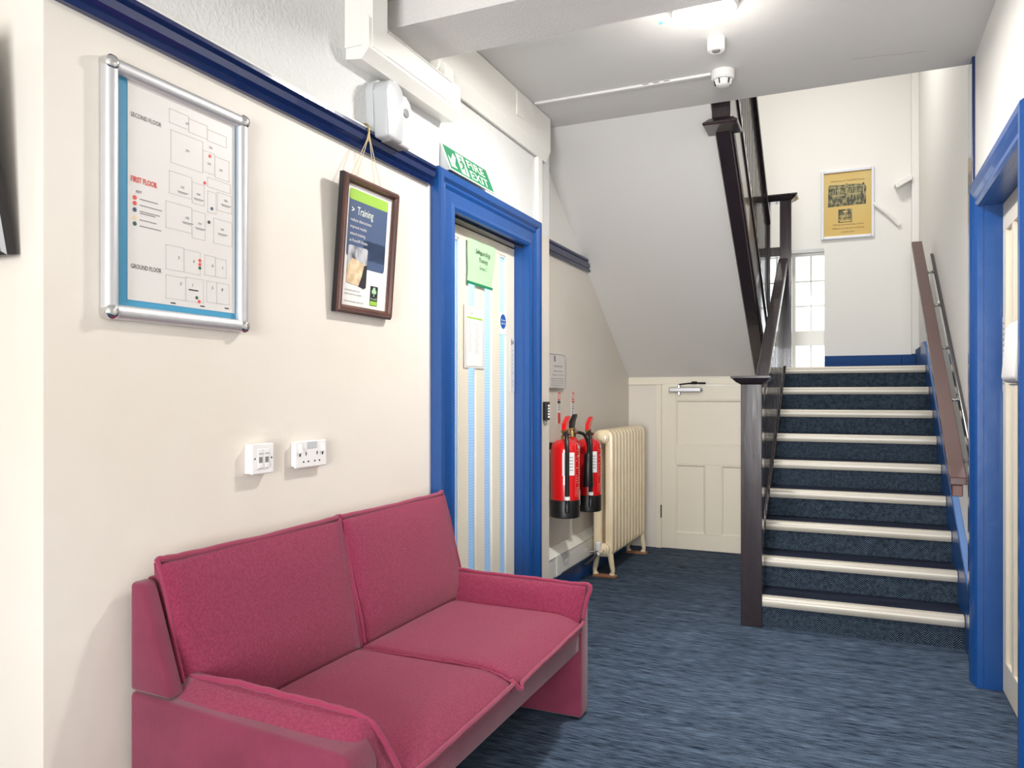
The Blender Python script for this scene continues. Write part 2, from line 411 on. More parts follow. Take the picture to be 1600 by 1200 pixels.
# ---- left door with four glazed slots
d1 = thing('door_1', 'cream door with four tall glazed slots in a blue architrave', None, (A, 3.16, 0), structure=True)
architrave('architrave', A, 1, 2.765, 3.555, 1.955, d1)
bm = NB(); box(bm, -1.66, A-.001, 2.750, 2.764, 0, 1.972); box(bm, -1.66, A-.001, 3.556, 3.570, 0, 1.972); box(bm, -1.66, A-.001, 2.750, 3.570, 1.957, 1.972)
obj('jamb', bm, 'blue', d1)
bm = NB(); box(bm, -1.62, A-.003, 2.765, 3.555, 1.944, 1.956, .002); obj('head_lining', bm, 'dark', d1, label='dark lining under the door head')
leafx0, leafx1 = -1.600, -1.560
GY = [(2.873, 2.950), (3.041, 3.117), (3.207, 3.285), (3.380, 3.450)]
gz0, gz1 = .24, 1.887
def slab(bm, y0, y1, z0, z1): box(bm, leafx0, leafx1, y0, y1, z0, z1, .003)
leaf = NB(); slab(leaf, 2.767, 2.873, .006, 1.942); leafo = obj('stile', leaf, 'creamgloss', d1)
for a, b in ((2.950, 3.041), (3.117, 3.207), (3.285, 3.380)):
    bm = NB(); prism(bm, [(leafx0, a), (leafx1-.004, a), (leafx1, a+.004), (leafx1, b-.004), (leafx1-.004, b), (leafx0, b)], 'Z', gz0, gz1); obj('muntin', bm, 'creamgloss', d1)
bm = NB(); slab(bm, 3.450, 3.553, .006, 1.942); obj('stile', bm, 'creamgloss', d1)
bm = NB(); slab(bm, 2.873, 3.450, gz1, 1.942); obj('top_rail', bm, 'creamgloss', d1)
bm = NB(); slab(bm, 2.873, 3.450, .006, gz0); obj('bottom_rail', bm, 'creamgloss', d1)
for a, b in GY:
    bm = NB(); box(bm, -1.572, -1.567, a+.0005, b-.0005, gz0+.001, gz1-.001); p = obj('pane', bm, 'obscure', d1)
    bm = NB()
    for yy in (a, b-.006): box(bm, -1.5668, -1.5635, yy, yy+.006, gz0, gz1)
    box(bm, -1.5668, -1.5635, a, b, gz1-.008, gz1); obj('glazing_bead', bm, 'gloss', p)
bm = NB()
for z in (1.75, 1.0, .25): tube(bm, [(-1.556, 2.768, z), (-1.556, 2.768, z+.09)], .005, 8)
obj('hinge', bm, 'brass', d1)

# room behind the glazed door
bm = NB()
box(bm, -3.3, -1.68, 2.2, 2.25, 0, 2.6); box(bm, -3.3, -1.77, 4.0, 4.05, 0, 2.6); box(bm, -3.35, -3.3, 2.2, 4.05, 0, 2.6); box(bm, -3.3, -1.68, 2.2, 4.05, 2.55, 2.6)
struct('wall_office', bm, 'white')

# ---- right door
d2 = thing('door_2', 'cream panelled door in a blue architrave at the right edge', None, (XR, 3.2, 0), structure=True)
ARCH2 = [(0, 0), (0, .022), (.012, .030), (.035, .026), (.055, .034), (.075, .040), (.098, .040), (.104, .030), (.104, 0)]
architrave('architrave', XR, -1, 2.775, 3.632, 1.975, d2, ARCH2)
bm = NB(); box(bm, XR+.001, .655, 2.762, 2.774, 0, 1.988); box(bm, XR+.001, .655, 3.633, 3.644, 0, 1.988); box(bm, XR+.001, .655, 2.762, 3.644, 1.976, 1.988); obj('jamb', bm, 'blue', d2)
x0, x1 = .567, .607
SL = [(2.86, 2.98), (3.02, 3.14), (3.165, 3.275), (3.30, 3.41), (3.445, 3.565)]
bm = NB(); box(bm, x0+.014, x1, 2.777, 3.630, .006, 1.974); lf = obj('leaf', bm, 'creamgloss', d2)
for a, b in ((2.777, 2.86), (2.98, 3.02), (3.14, 3.165), (3.275, 3.30), (3.41, 3.445), (3.565, 3.630)):
    bm = NB(); box(bm, x0, x0+.0145, a, b, .135, 1.86, .002); obj('muntin', bm, 'creamgloss', lf)
bm = NB(); box(bm, x0, x0+.0145, 2.777, 3.630, .006, .135, .002); box(bm, x0, x0+.0145, 2.777, 3.630, 1.86, 1.974, .002); obj('rail', bm, 'creamgloss', lf)

# ---- cupboard door under the stairs
d3 = thing('door_3', 'low cream three-panel cupboard door under the sloping soffit', None, (-.95, 5.95, 0), structure=True)
fy = 5.950
bm = NB(); box(bm, -1.352, -.555, fy+.012, fy+.036, .006, 1.276); lf = obj('leaf', bm, 'creamgloss', d3)
def rl(name, x0, x1, z0, z1):
    bm = NB(); box(bm, x0, x1, fy, fy+.013, z0, z1, .0025); obj(name, bm, 'creamgloss', lf)
rl('stile', -1.352, -1.243, .006, 1.276); rl('stile', -.664, -.555, .006, 1.276)
rl('top_rail', -1.243, -.664, 1.165, 1.276); rl('middle_rail', -1.243, -.664, .665, .810); rl('bottom_rail', -1.243, -.664, .006, .125)
rl('muntin', -1.010, -.897, .125, .665)
def panel_mould(x0, x1, z0, z1):
    bm = NB(); w = .018
    P = [(0, 0), (0, .012), (-w*.4, .012), (-w, .002), (-w, 0)]
    path = [(x0, fy+.0125, z0), (x1, fy+.0125, z0), (x1, fy+.0125, z1), (x0, fy+.0125, z1)]
    ac = [(-1, 0, -1), (1, 0, -1), (1, 0, 1), (-1, 0, 1)]
    rings = [[bm.verts.new(Vector(p)+Vector(a)*q[0]+Vector((0, -1, 0))*q[1]) for q in P] for p, a in zip(path, ac)]
    for i in range(4):
        for k in range(5): bm.faces.new((rings[i][k], rings[i][(k+1) % 5], rings[(i+1) % 4][(k+1) % 5], rings[(i+1) % 4][k]))
    obj('panel_moulding', bm, 'creamgloss', lf)
panel_mould(-1.243, -.664, .810, 1.165); panel_mould(-1.243, -1.010, .125, .665); panel_mould(-.897, -.664, .125, .665)
for z in (.98, .24):
    bm = NB(); tube(bm, [(-1.354, fy-.002, z), (-1.354, fy-.002, z+.10)], .005, 8); obj('hinge', bm, 'cream' if z > .5 else 'hole', d3)
bm = NB(); prism(bm, [(-1.40, 0), (-1.356, 0), (-1.356, 1.282), (-1.40, 1.282)], 'Y', 5.958, 5.972, .002); obj('frame_post', bm, 'creamgloss', d3)

# ---- window on the landing
w1 = thing('window_1', 'bright casement window with small panes on the landing', None, (-.75, 7.5, 1.417), structure=True)
def frame_bar(name, x0, x1, z0, z1, parent, d=.05, y=7.47): 
    bm = NB(); box(bm, x0, x1, y, y+d, z0, z1, .004); return obj(name, bm, 'gloss', parent)
frame_bar('window_frame', -1.299, -.207, 2.470, 2.498, w1, .07)
frame_bar('window_frame', -1.299, -.207, 1.419, 1.450, w1, .07)
frame_bar('transom', -1.299, -.207, 1.655, 1.790, w1, .07)
units = [(-.47, -.06), (-.90, -.49), (-1.30, -.92)]
for (a, b) in units:
    a = max(a, -1.298); bb = min(b, -.208)
    frame_bar('mullion', a-.02 if a > -1.29 else a, a+.014, 1.45, 2.47, w1, .066, 7.466)
    for z0, z1, rows in ((1.79, 2.47, 3), (1.45, 1.655, 1)):
        for i in range(3):
            u0 = a+.014+i*(b-a-.014)/3; u1 = a+.014+(i+1)*(b-a-.014)/3
            if u0 > -.215: continue
            for k in range(rows):
                q0 = z0+k*(z1-z0)/rows; q1 = z0+(k+1)*(z1-z0)/rows
                bm = NB(); box(bm, u0+.003, min(u1, -.208)-.003, 7.50, 7.504, q0+.004, q1-.004); obj('pane', bm, 'pane', w1)
            if 0 < i: frame_bar('glazing_bar', u0-.008, u0+.008, z0, z1, w1, .022, 7.489)
        for k in range(1, rows): frame_bar('glazing_bar', a+.014, bb, z0+k*(z1-z0)/rows-.008, z0+k*(z1-z0)/rows+.008, w1, .022, 7.489)

# ================================================================== ceiling and wall trunking
bm = NB(); prism(bm, [(A, 2.300), (A+.06, 2.292), (A+.09, 2.325), (A+.09, 2.425), (A+.082, 2.434), (A, 2.434)], 'Y', 2.066, 2.70); t = thing('cable_trunking', 'white boxed trunking dropping from the ceiling and turning along the wall above the sounder', 'trunking', (A, 2.4, 2.29))
obj('horizontal_run', bm, 'gloss', t)
bm = NB(); prism(bm, [(A, 2.060), (A+.06, 2.060), (A+.092, 2.085), (A+.092, 2.17), (A, 2.17)], 'Z', 2.335, ZN); obj('vertical_drop', bm, 'gloss', t)
bm = NB(); box(bm, A, A+.06, 2.625, 2.70, 2.435, 2.507, .003); obj('upturn', bm, 'gloss', t)
bm = NB(); box(bm, A+.088, A+.0915, 2.17, 2.625, 2.418, 2.422); box(bm, A+.088, A+.0915, 2.09, 2.625, 2.336, 2.339); obj('lid_edge', bm, 'inkl', t)
t = thing('ceiling_trunking', 'long white boxed trunking under the ceiling above the blue door', 'trunking', (A, 3.2, 2.45))
bm = NB(); prism(bm, [(A, 2.452), (A+.02, 2.446), (A+.045, 2.50), (A+.045, ZC-.002), (A, ZC-.002)], 'Y', 2.605, 3.82, .003); obj('run', bm, 'gloss', t)
bm = NB(); box(bm, A+.044, A+.05, 3.36, 3.45, 2.55, 2.66, .002); obj('joint_cover', bm, 'gloss', t)
bm = NB(); box(bm, A, A+.022, 3.70, 3.76, 2.10, 2.449, .003); obj('vertical_drop', bm, 'gloss', t)
t = thing('ceiling_conduit', 'thin white conduit on the ceiling leading to the smoke detector', 'conduit', (-1.0, 3.575, ZC-.012))
bm = NB(); box(bm, -1.455, -.583, 3.566, 3.586, ZC-.012, ZC-.0005, .002); obj('run', bm, 'plastic', t)
for a in (-.90, -.85, -.80):
    bm = NB(); box(bm, a, a+.028, 3.5655, 3.567, ZC-.007, ZC-.004); obj('slot', bm, 'hole', t)

# dado trunking in the recess
t = thing('dado_trunking', 'white sloped skirting trunking below the extinguishers', 'trunking', (B, 4.6, .14))
P = [(B, .142), (B+.055, .142), (B+.060, .150), (B+.060, .262), (B+.018, .306), (B, .306)]
bm = NB(); prism(bm, P, 'Y', 3.925, 5.26, .002); obj('run', bm, 'gloss', t)
bm = NB(); box(bm, B+.058, B+.063, 3.93, 5.26, .258, .262); obj('lid_edge', bm, 'inkl', t)
bm = NB(); prism(bm, [(q[0]+.004, q[1]+(.003 if q[1] > .2 else -.002)) for q in P], 'Y', 4.16, 4.24, .002); obj('joint_cover', bm, 'gloss', t)
for y in (4.33, 4.70):
    bm = NB(); lathe(bm, [(.012, 0), (.012, .003)], (B+.0605, y, .20), 'X', 12); obj('screw_cap', bm, 'plastic', t)
bm = NB(); box(bm, B, B+.045, 3.925, 5.26, .131, .1415, .002); obj('bottom_edge', bm, 'inkg', t)

# ================================================================== staircase, lower flight
st = thing('staircase', 'lower stair flight with navy carpet, pale nosings and dark balustrade', 'staircase', (0, 5.1, 0))
SX0, SX1, g, r = -.447, .494, .2534, .1571
for n in range(9):
    yf = 4.133+n*g; z = (n+1)*r
    bm = NB(); box(bm, SX0-.01, SX1+.01, yf+.018, yf+.036, n*r-.03, z-.010); obj('riser', bm, 'riser', st)
    if n < 8:
        bm = NB(); box(bm, SX0-.01, SX1+.01, yf+.030, yf+g+.034, z-.03, z-.002); obj('tread', bm, 'tread', st)
    bm = NB(); q = [(yf+.052, z+.001), (yf+.052, z-.010), (yf+.030, z-.012), (yf+.012, z-.048), (yf+.006, z-.050), (yf+.001, z-.040), (yf, z-.022), (yf+.003, z-.010), (yf+.010, z-.002), (yf+.020, z+.001)]
    prism(bm, q, 'X', SX0+.001, SX1-.001); nz = obj('nosing', bm, 'nose', st, smooth=True)
bm = NB(); box(bm, -1.619, .529, 4.133+8*g+.05, 7.278, 9*r-.16, 9*r-.004); struct('floor_landing', bm, 'tread')
bm = NB(); prism(bm, [(4.20, 0), (6.20, 1.20), (6.20, 1.02), (4.50, 0)], 'X', SX0+.01, SX1-.005); obj('light_leak_block', bm, 'tread', st)  # unseen solid added under the steps to stop light leaking through gaps
# strings
ys, ye = 4.16, 6.20
bm = NB(); prism(bm, [(4.225, 0), (4.36, 0), (6.21, pitch(6.21)-.28), (6.21, pitch(6.21)+.015), (4.225, pitch(4.225)+.015)], 'X', -.492, -.447, .003); obj('string', bm, 'dark', st)
bm = NB(); prism(bm, [(4.01, 0), (4.30, 0), (6.6, 1.25), (6.6, 1.60), (6.42, 1.60), (6.2, 1.533), (4.01, .272)], 'X', .4955, .529, .003); obj('wall_string', bm, 'blue', st, label='blue painted string along the wall')
bm = NB(); prism(bm, [(4.012, .274), (6.2, 1.535), (6.2, 1.541), (4.012, .280)], 'X', .500, .528); obj('string_capping', bm, 'bluetop', st)
# newels
def cap(bm, x0, x1, y0, y1, z, flip=False, hh=.045):
    s = -1 if flip else 1
    L_ = [(0, 0), (.012, .008*s), (.020, .012*s), (.040, .032*s), (.046, .034*s), (.046, .044*s), (.042, hh*s)]
    rings = []
    for o_, dz in L_:
        rings.append([bm.verts.new(p) for p in ((x0-o_, y0-o_, z+dz), (x1+o_, y0-o_, z+dz), (x1+o_, y1+o_, z+dz), (x0-o_, y1+o_, z+dz))])
    for a, b in zip(rings, rings[1:]):
        for k in range(4): bm.faces.new((a[k], a[(k+1) % 4], b[(k+1) % 4], b[k]))
    bm.faces.new(rings[0]); bm.faces.new(rings[-1])
bm = NB(); box(bm, -.520, -.414, 4.118, 4.222, 0, 1.262, .003); nw = obj('newel_post', bm, 'dark', st)
bm = NB(); cap(bm, -.520, -.414, 4.118, 4.222, 1.255); obj('newel_cap', bm, 'dark', nw)
# handrail and balusters
def hr(y): return 1.087+.602*(y-4.37)
bm = NB(); prism(bm, [(4.222, hr(4.222)), (6.208, hr(6.208)), (6.208, hr(6.208)+.062), (4.222, hr(4.222)+.062)], 'X', -.503, -.432, .008, 3); obj('handrail', bm, 'dark', st)
y = 4.262
while y < 6.18:
    bm = NB(); prism(bm, [(y, pitch(y)+.01), (y+.038, pitch(y+.038)+.01), (y+.038, hr(y+.038)+.004), (y, hr(y)+.004)], 'X', -.482, -.458); obj('baluster', bm, 'dark', st)
    y += .083
# landing newel: a pair of posts with one cap
bm = NB(); box(bm, -.494, -.410, 6.212, 6.300, 1.02, 2.70, .003); nw = obj('landing_newel', bm, 'dark', st)
bm = NB(); cap(bm, -.62, -.410, 6.212, 6.300, 2.695); obj('newel_cap', bm, 'dark', nw)
bm = NB(); box(bm, -.640, -.565, 6.212, 6.300, 1.02, 2.70, .003); obj('landing_newel', bm, 'dark', st)
bm = NB(); box(bm, -.566, -.493, 6.225, 6.290, 2.275, 2.345, .003); obj('landing_rail', bm, 'dark', st)

# ================================================================== upper flight
uf = thing('upper_staircase', 'upper stair flight climbing back above the sloping soffit, dark string and rail', 'staircase', (-1.1, 5.1, 1.4))
sl = .662
def uz(y): return soff(y)
bm = NB(); prism(bm, [(4.03, uz(4.03)-.035), (6.208, uz(6.208)-.035), (6.208, uz(6.208)+.50), (4.03, uz(4.03)+.50)], 'X', -.640, -.565, .003); stg = obj('string', bm, 'dark', uf)
for a, b in ((.015, .030), (.052, .066), (.375, .400)):
    bm = NB(); prism(bm, [(4.03, uz(4.03)+a), (6.205, uz(6.205)+a), (6.205, uz(6.205)+b), (4.03, uz(4.03)+b)], 'X', -.567, -.556, .002); obj('string_moulding', bm, 'dark', stg)
def ur(y): return uz(y)+1.33
bm = NB(); prism(bm, [(3.99, ur(3.99)), (6.208, ur(6.208)), (6.208, ur(6.208)+.06), (3.99, ur(3.99)+.06)], 'X', -.638, -.560, .008, 3); obj('handrail', bm, 'dark', uf)
y = 4.09
while y < 6.17:
    bm = NB(); prism(bm, [(y, uz(y)+.49), (y+.045, uz(y+.045)+.49), (y+.045, ur(y+.045)+.004), (y, ur(y)+.004)], 'X', -.616, -.584); obj('baluster', bm, 'dark', uf)
    y += .088
bm = NB(); box(bm, -.646, -.554, 3.985, 4.077, 2.615, 4.05, .003); pn = obj('drop_newel', bm, 'dark', uf)
bm = NB(); cap(bm, -.640, -.560, 3.985, 4.077, 2.620, True, .050); obj('newel_drop_cap', bm, 'dark', pn)
for n in range(10):
    yf = 6.19-n*.222; z = 9*r+(n+1)*.147
    bm = NB(); box(bm, B+.002, -.642, yf-.23, yf, z-.03, z); obj('tread', bm, 'tread', uf)
    bm = NB(); box(bm, B+.002, -.642, yf-.014, yf-.002, z-.147, z-.03); obj('riser', bm, 'riser', uf)

# ================================================================== wall handrail on the right
wh = thing('wall_handrail', 'red-brown wooden handrail on brackets along the right stair wall', 'handrail', (.47, 5.0, .8))
hy0, hy1 = 3.86, 6.15
def wz(y): return .838+.638*(y-hy0)
bm = NB(); prism(bm, [(hy0, wz(hy0)), (hy1, wz(hy1)), (hy1, wz(hy1)-.034), (hy0, wz(hy0)-.034)], 'X', .403, .470, .004); obj('rail_top', bm, 'brown', wh)
bm = NB(); prism(bm, [(hy0+.003, wz(hy0)-.034), (hy1-.003, wz(hy1)-.034), (hy1-.003, wz(hy1)-.085), (hy0+.003, wz(hy0)-.085)], 'X', .412, .455, .004); obj('rail_body', bm, 'frame', wh)
bm = NB(); prism(bm, [(4.02, wz(4.02)-.05), (6.00, wz(6.00)-.02), (6.00, wz(6.00)-.08), (4.02, wz(4.02)-.11)], 'X', .508, .529, .006, 3); obj('backing_rail', bm, 'dark', wh)
for y in (4.08, 4.52, 4.98, 5.44, 5.86):
    bm = NB(); tube(bm, catm([(.515, y, wz(y)-.075), (.49, y, wz(y)-.085), (.450, y, wz(y)-.060)], 4), .008, 8)
    lathe(bm, [(.016, 0), (.016, .006)], (.505, y, wz(y)-.075), 'X', 12); obj('bracket', bm, 'chrome', wh)

# ================================================================== lamp and ceiling devices
lp = thing('ceiling_lamp', 'lit round bulkhead lamp on the ceiling beyond the beam', 'lamp', (-.5, 2.91, ZC-.07))
bm = NB(); lathe(bm, [(.125, 0), (.125, -.030), (.118, -.040), (.104, -.044)], (-.5, 2.91, ZC-.001), 'Z', 40); obj('base_ring', bm, 'plastic', lp, smooth=True)
bm = NB(); lathe(bm, [(.103, -.042), (.100, -.052), (.085, -.062), (.05, -.069), (.01, -.071)], (-.5, 2.91, ZC-.001), 'Z', 40); obj('diffuser', bm, 'diffuser', lp, smooth='all')
bm = NB(); lathe(bm, [(.006, 0), (.006, -.006), (.003, -.009)], (-.685, 3.008, ZC), 'Z', 12); obj('indicator_light', bm, 'led', None, 'tiny green indicator light on the ceiling left of the lamp', 'light')
em = thing('emergency_light', 'small white cylindrical fitting with dark centre, between lamp and smoke detector', 'fitting', (-.5, 3.23, ZC-.055))
ex, ey = -.507, 3.235
bm = NB(); lathe(bm, [(.037, 0), (.036, -.045), (.033, -.052), (.022, -.054), (.020, -.050)], (ex, ey, ZC-.001), 'Z', 28); obj('housing', bm, 'plastic', em, smooth=True)
bm = NB(); lathe(bm, [(.017, -.0475), (.016, -.055), (.008, -.057)], (ex, ey, ZC-.001), 'Z', 20); obj('lens', bm, 'inkg', em)
sd = thing('smoke_detector', 'white smoke detector with slotted skirt at the end of the ceiling conduit', 'detector', (-.53, 3.57, ZC-.06))
ex, ey = -.530, 3.575
bm = NB(); lathe(bm, [(.052, 0), (.052, -.032), (.046, -.040), (.034, -.041)], (ex, ey, ZC-.001), 'Z', 32); obj('base', bm, 'plastic', sd, smooth=True)
bm = NB(); lathe(bm, [(.034, -.040), (.030, -.066), (.022, -.070), (.01, -.071)], (ex, ey, ZC-.001), 'Z', 32); obj('chamber', bm, 'plastic', sd, smooth=True)
for k in range(10):
    a = k*2*PI/10; bm = NB(); c, s = math.cos(a), math.sin(a)
    tube(bm, [(ex+c*.038, ey+s*.038, ZC-.042), (ex+c*.033, ey+s*.033, ZC-.064)], .003, 6); obj('fin', bm, 'hole' if k % 2 else 'plastic', sd)

# sounder
sn = thing('alarm_sounder', 'pale grey and white alarm sounder box on the wall above the picture rail', 'alarm', (A, 2.24, 2.09))
def rounded(y0, y1, z0, z1, ry, n=6):
    pts = [(y0+.006, z0), (y1-.006, z0)]
    for k in range(n+1): a = k*PI/2/n; pts.append((y1-.0-ry+ry*math.cos(a), z1-ry+ry*math.sin(a)))
    for k in range(n+1): a = PI/2+k*PI/2/n; pts.append((y0+ry+ry*math.cos(a), z1-ry+ry*math.sin(a)))
    return pts
bm = NB(); prism(bm, rounded(2.175, 2.405, 2.088, 2.285, .05), 'X', A, A+.030, .002); obj('back_box', bm, 'plasticg', sn, smooth=True)
bm = NB(); prism(bm, rounded(2.172, 2.285, 2.075, 2.275, .045), 'X', A+.031, A+.088, .010, 3); obj('cover', bm, 'plasticg', sn, smooth=True)
bm = NB(); prism(bm, rounded(2.287, 2.375, 2.083, 2.262, .035), 'X', A+.031, A+.062, .008, 3); fl = obj('side_cover', bm, 'plastic', sn, smooth=True)
bm = NB(); lathe(bm, [(.016, 0), (.016, .003), (.010, .004)], (A+.0625, 2.335, 2.205), 'X', 20); obj('lens', bm, 'inkg', fl)
bm = NB(); box(bm, A+.035, A+.075, 2.22, 2.33, 2.071, 2.080, .002); obj('base_grille', bm, 'inkg', sn)

# ================================================================== fire exit sign, leaning out over the architrave
t = thing('fire_exit_sign', 'green and white fire exit sign tilted above the blue doorway', 'sign', (A+.04, 2.88, 2.11))
pl = Plane((A+.052, 2.690, 2.104), (0, 1, 0), (-.40, 0, 1))
Wd, Hh = .415, .125
bm = NB(); pl.rect(bm, 0, Wd, 0, Hh, -.004, 0); obj('board', bm, 'exitw', t)
bm = NB(); pl.rect(bm, .006, Wd-.006, .006, Hh-.006, 0, .0006); obj('green_face', bm, 'exit', t)
def f(bm):
    # arrow pointing down-left
    pl.poly(bm, [(.020, .020), (.072, .022), (.058, .036), (.092, .080), (.076, .096), (.038, .056), (.022, .072)], .0006, .0012)
printed('arrow', f, 'exitw', t)
printed('doorway_symbol', lambda bm: pl.rect(bm, .108, .176, .014, .110, .0006, .0012), 'exitw', t)
def f(bm):
    pl.disc(bm, .146, .094, .009, .0012, .0018)
    pl.poly(bm, [(.130, .078), (.150, .086), (.160, .060), (.148, .046), (.140, .056)], .0012, .0018)
    pl.poly(bm, [(.148, .056), (.160, .046), (.152, .018), (.143, .018), (.147, .042), (.138, .052)], .0012, .0018)
    pl.poly(bm, [(.146, .054), (.134, .036), (.116, .034), (.116, .042), (.129, .044), (.138, .060)], .0012, .0018)
    pl.poly(bm, [(.150, .084), (.168, .070), (.166, .064), (.148, .076)], .0012, .0018)
    pl.poly(bm, [(.134, .078), (.120, .070), (.122, .056), (.127, .056), (.127, .067), (.138, .072)], .0012, .0018)
printed('running_figure', f, 'exit', t)
def f(bm): text(bm, pl, 'FIRE', .200, .068, .040, .0012, w=.165, bold=.008); text(bm, pl, 'EXIT', .200, .016, .040, .0012, w=.170, bold=.008)
printed('lettering', f, 'exitw', t)
bm = NB(); bmx = [(A+.001, 2.104), (A+.044, 2.104), (A+.006, 2.212), (A+.001, 2.212)]
prism(bm, bmx, 'Y', 2.694, 2.698); obj('side_bracket', bm, 'plasticg', t)

# ================================================================== framed floor plan
t = thing('floor_plan_frame', 'large silver snap frame with teal-bordered floor plan on the left wall', 'notice board', (A, 1.37, 1.37))
y0, y1, z0, z1 = 1.168, 1.600, 1.370, 1.950
bm = NB(); box(bm, A+.001, A+.008, y0+.01, y1-.01, z0+.01, z1-.01); obj('backing', bm, 'teal', t)
def roundbar(bm, p0, p1, r=.0165):
    d = (Vector(p1)-Vector(p0)); tube(bm, [p0, p1], r, 14)
for p0, p1, nm in (((y0+.016, z0+.016), (y1-.016, z0+.016), 'h'), ((y0+.016, z1-.016), (y1-.016, z1-.016), 'h'), ((y0+.016, z0+.016), (y0+.016, z1-.016), 'v'), ((y1-.016, z0+.016), (y1-.016, z1-.016), 'v')):
    bm = NB(); c = .016; X = A+.015
    pts = []
    for k in range(9):
        a = PI*k/8; pts.append((math.cos(a)*.0165, math.sin(a)*.013))
    pts += [(-.0165, -.012), (.0165, -.012)]
    if nm == 'h': rings = [[bm.verts.new((X+q[1], p[0], p[1]+q[0])) for q in pts] for p in (p0, p1)]
    else: rings = [[bm.verts.new((X+q[1], p[0]+q[0], p[1])) for q in pts] for p in (p0, p1)]
    n = len(pts); bm.faces.new(rings[0]); bm.faces.new(rings[1][::-1])
    for k in range(n): bm.faces.new((rings[0][k], rings[0][(k+1) % n], rings[1][(k+1) % n], rings[1][k]))
    obj('frame_rail', bm, 'silver', t, smooth=True)
for yy in (y0+.015, y1-.015):
    for zz in (z0+.015, z1-.015):
        bm = NB(); lathe(bm, [(.0175, -.013), (.0175, .008), (.013, .014), (.006, .0165)], (A+.0155, yy, zz), 'X', 20); obj('corner_cap', bm, 'chrome', t, smooth=True)
pl = Plane((A+.008, 1.232, 1.418), (0, 1, 0), (0, 0, 1)); PW, PH = .330, .500
bm = NB(); pl.rect(bm, 0, PW, 0, PH, 0, .0012); sh = obj('sheet', bm, 'paperg', t)
def f(bm):
    text(bm, pl, 'SECOND FLOOR', .008, .420, .0105, .002, w=.084); text(bm, pl, 'GROUND FLOOR', .008, .073, .0105, .002, w=.084)
    for x_, z_, s in ((.060+.105, .452, '201'), (.24, .415, '206'), (.165, .385, '202'), (.235, .372, '204'), (.275, .366, '205')): text(bm, pl, s, x_, z_, .0055, .002)
    for x_, z_, s, s2 in ((.150, .290, '105', ''), (.200, .285, '104', ''), (.292, .290, '106', ''), (.165, .218, '102', ''), (.205, .212, '101', ''), (.280, .212, '109', '')):
        text(bm, pl, s, x_, z_, .006, .002)
        pl.rect(bm, x_-.010, x_+.024, z_-.0095, z_-.0085, .0012, .002); pl.rect(bm, x_-.007, x_+.018, z_-.0125, z_-.0118, .0012, .002)
    for x_, z_, s in ((.142, .115, '3'), (.188, .113, '4'), (.250, .112, '6'), (.284, .110, '7'), (.148, .052, '2'), (.186, .053, '1'), (.250, .055, '5'), (.283, .054, '8')): text(bm, pl, s, x_, z_, .0075, .002)
    pl.rect(bm, .175, .205, .043, .046, .0012, .002)
    for x_, z_ in ((.120, .004), (.212, .006), (.294, .009)): pl.rect(bm, x_, x_+.014, z_, z_+.003, .0012, .002)
    text(bm, pl, 'KEY', .022, .248, .0065, .002)
printed('lettering', f, 'ink', sh)
printed('heading', lambda bm: text(bm, pl, 'FIRST FLOOR', .008, .272, .0125, .002, w=.072, bold=.03), 'redink', sh, label='red FIRST FLOOR heading')
def f(bm):
    def rc(a0, a1, b0, b1, w=.0012):
        for q in ((a0, a1, b0, b0+w), (a0, a1, b1-w, b1), (a0, a0+w, b0, b1), (a1-w, a1, b0, b1)): pl.rect(bm, *q, .0012, .0017)
    for q in ((.115, .175, .44, .475), (.175, .235, .435, .470), (.235, .300, .432, .462), (.12, .22, .345, .425), (.22, .26, .350, .405), (.26, .31, .345, .40),
              (.115, .185, .27, .325), (.185, .225, .262, .315), (.235, .315, .315, .34), (.268, .318, .262, .310), (.235, .265, .250, .305),
              (.105, .185, .185, .250), (.185, .228, .175, .245), (.255, .320, .175, .240),
              (.105, .160, .085, .145), (.160, .212, .085, .143), (.225, .262, .088, .140), (.262, .300, .088, .138), (.105, .165, .015, .072), (.165, .222, .015, .075), (.232, .266, .02, .075), (.266, .310, .02, .075)): rc(*q)
printed('plan_lines', f, 'inkl', sh)
def f(bm):
    for k in range(5):
        pl.rect(bm, .032, .032+(.050, .062, .056, .046, .060)[k], .2345-.014*k-(.006 if k > 2 else 0), .2365-.014*k-(.006 if k > 2 else 0), .0012, .002)
    pl.rect(bm, .032, .075, .202, .204, .0012, .002)
printed('legend_text', f, 'inkg', sh)
for (a, b), m_ in zip(((.018, .236), (.018, .223), (.018, .208), (.018, .190), (.018, .176)), ('redink', 'redink', 'blueink', 'yellink', 'greenink')):
    printed('legend_dot', lambda bm: pl.disc(bm, a, b, .0050, .0012, .0022), m_, sh)
for a, b, m_ in ((.226, .322, 'redink'), (.243, .365+.03, 'redink'), (.250, .262, 'blueink'), (.240, .225, 'ink'), (.210, .122, 'redink'), (.210, .112, 'redink'), (.210, .103, 'greenink'), (.200, .027, 'greenink'), (.208, .018, 'redink')):
    printed('plan_dot', lambda bm: pl.disc(bm, a, b, .0042, .0012, .0022), m_, sh)

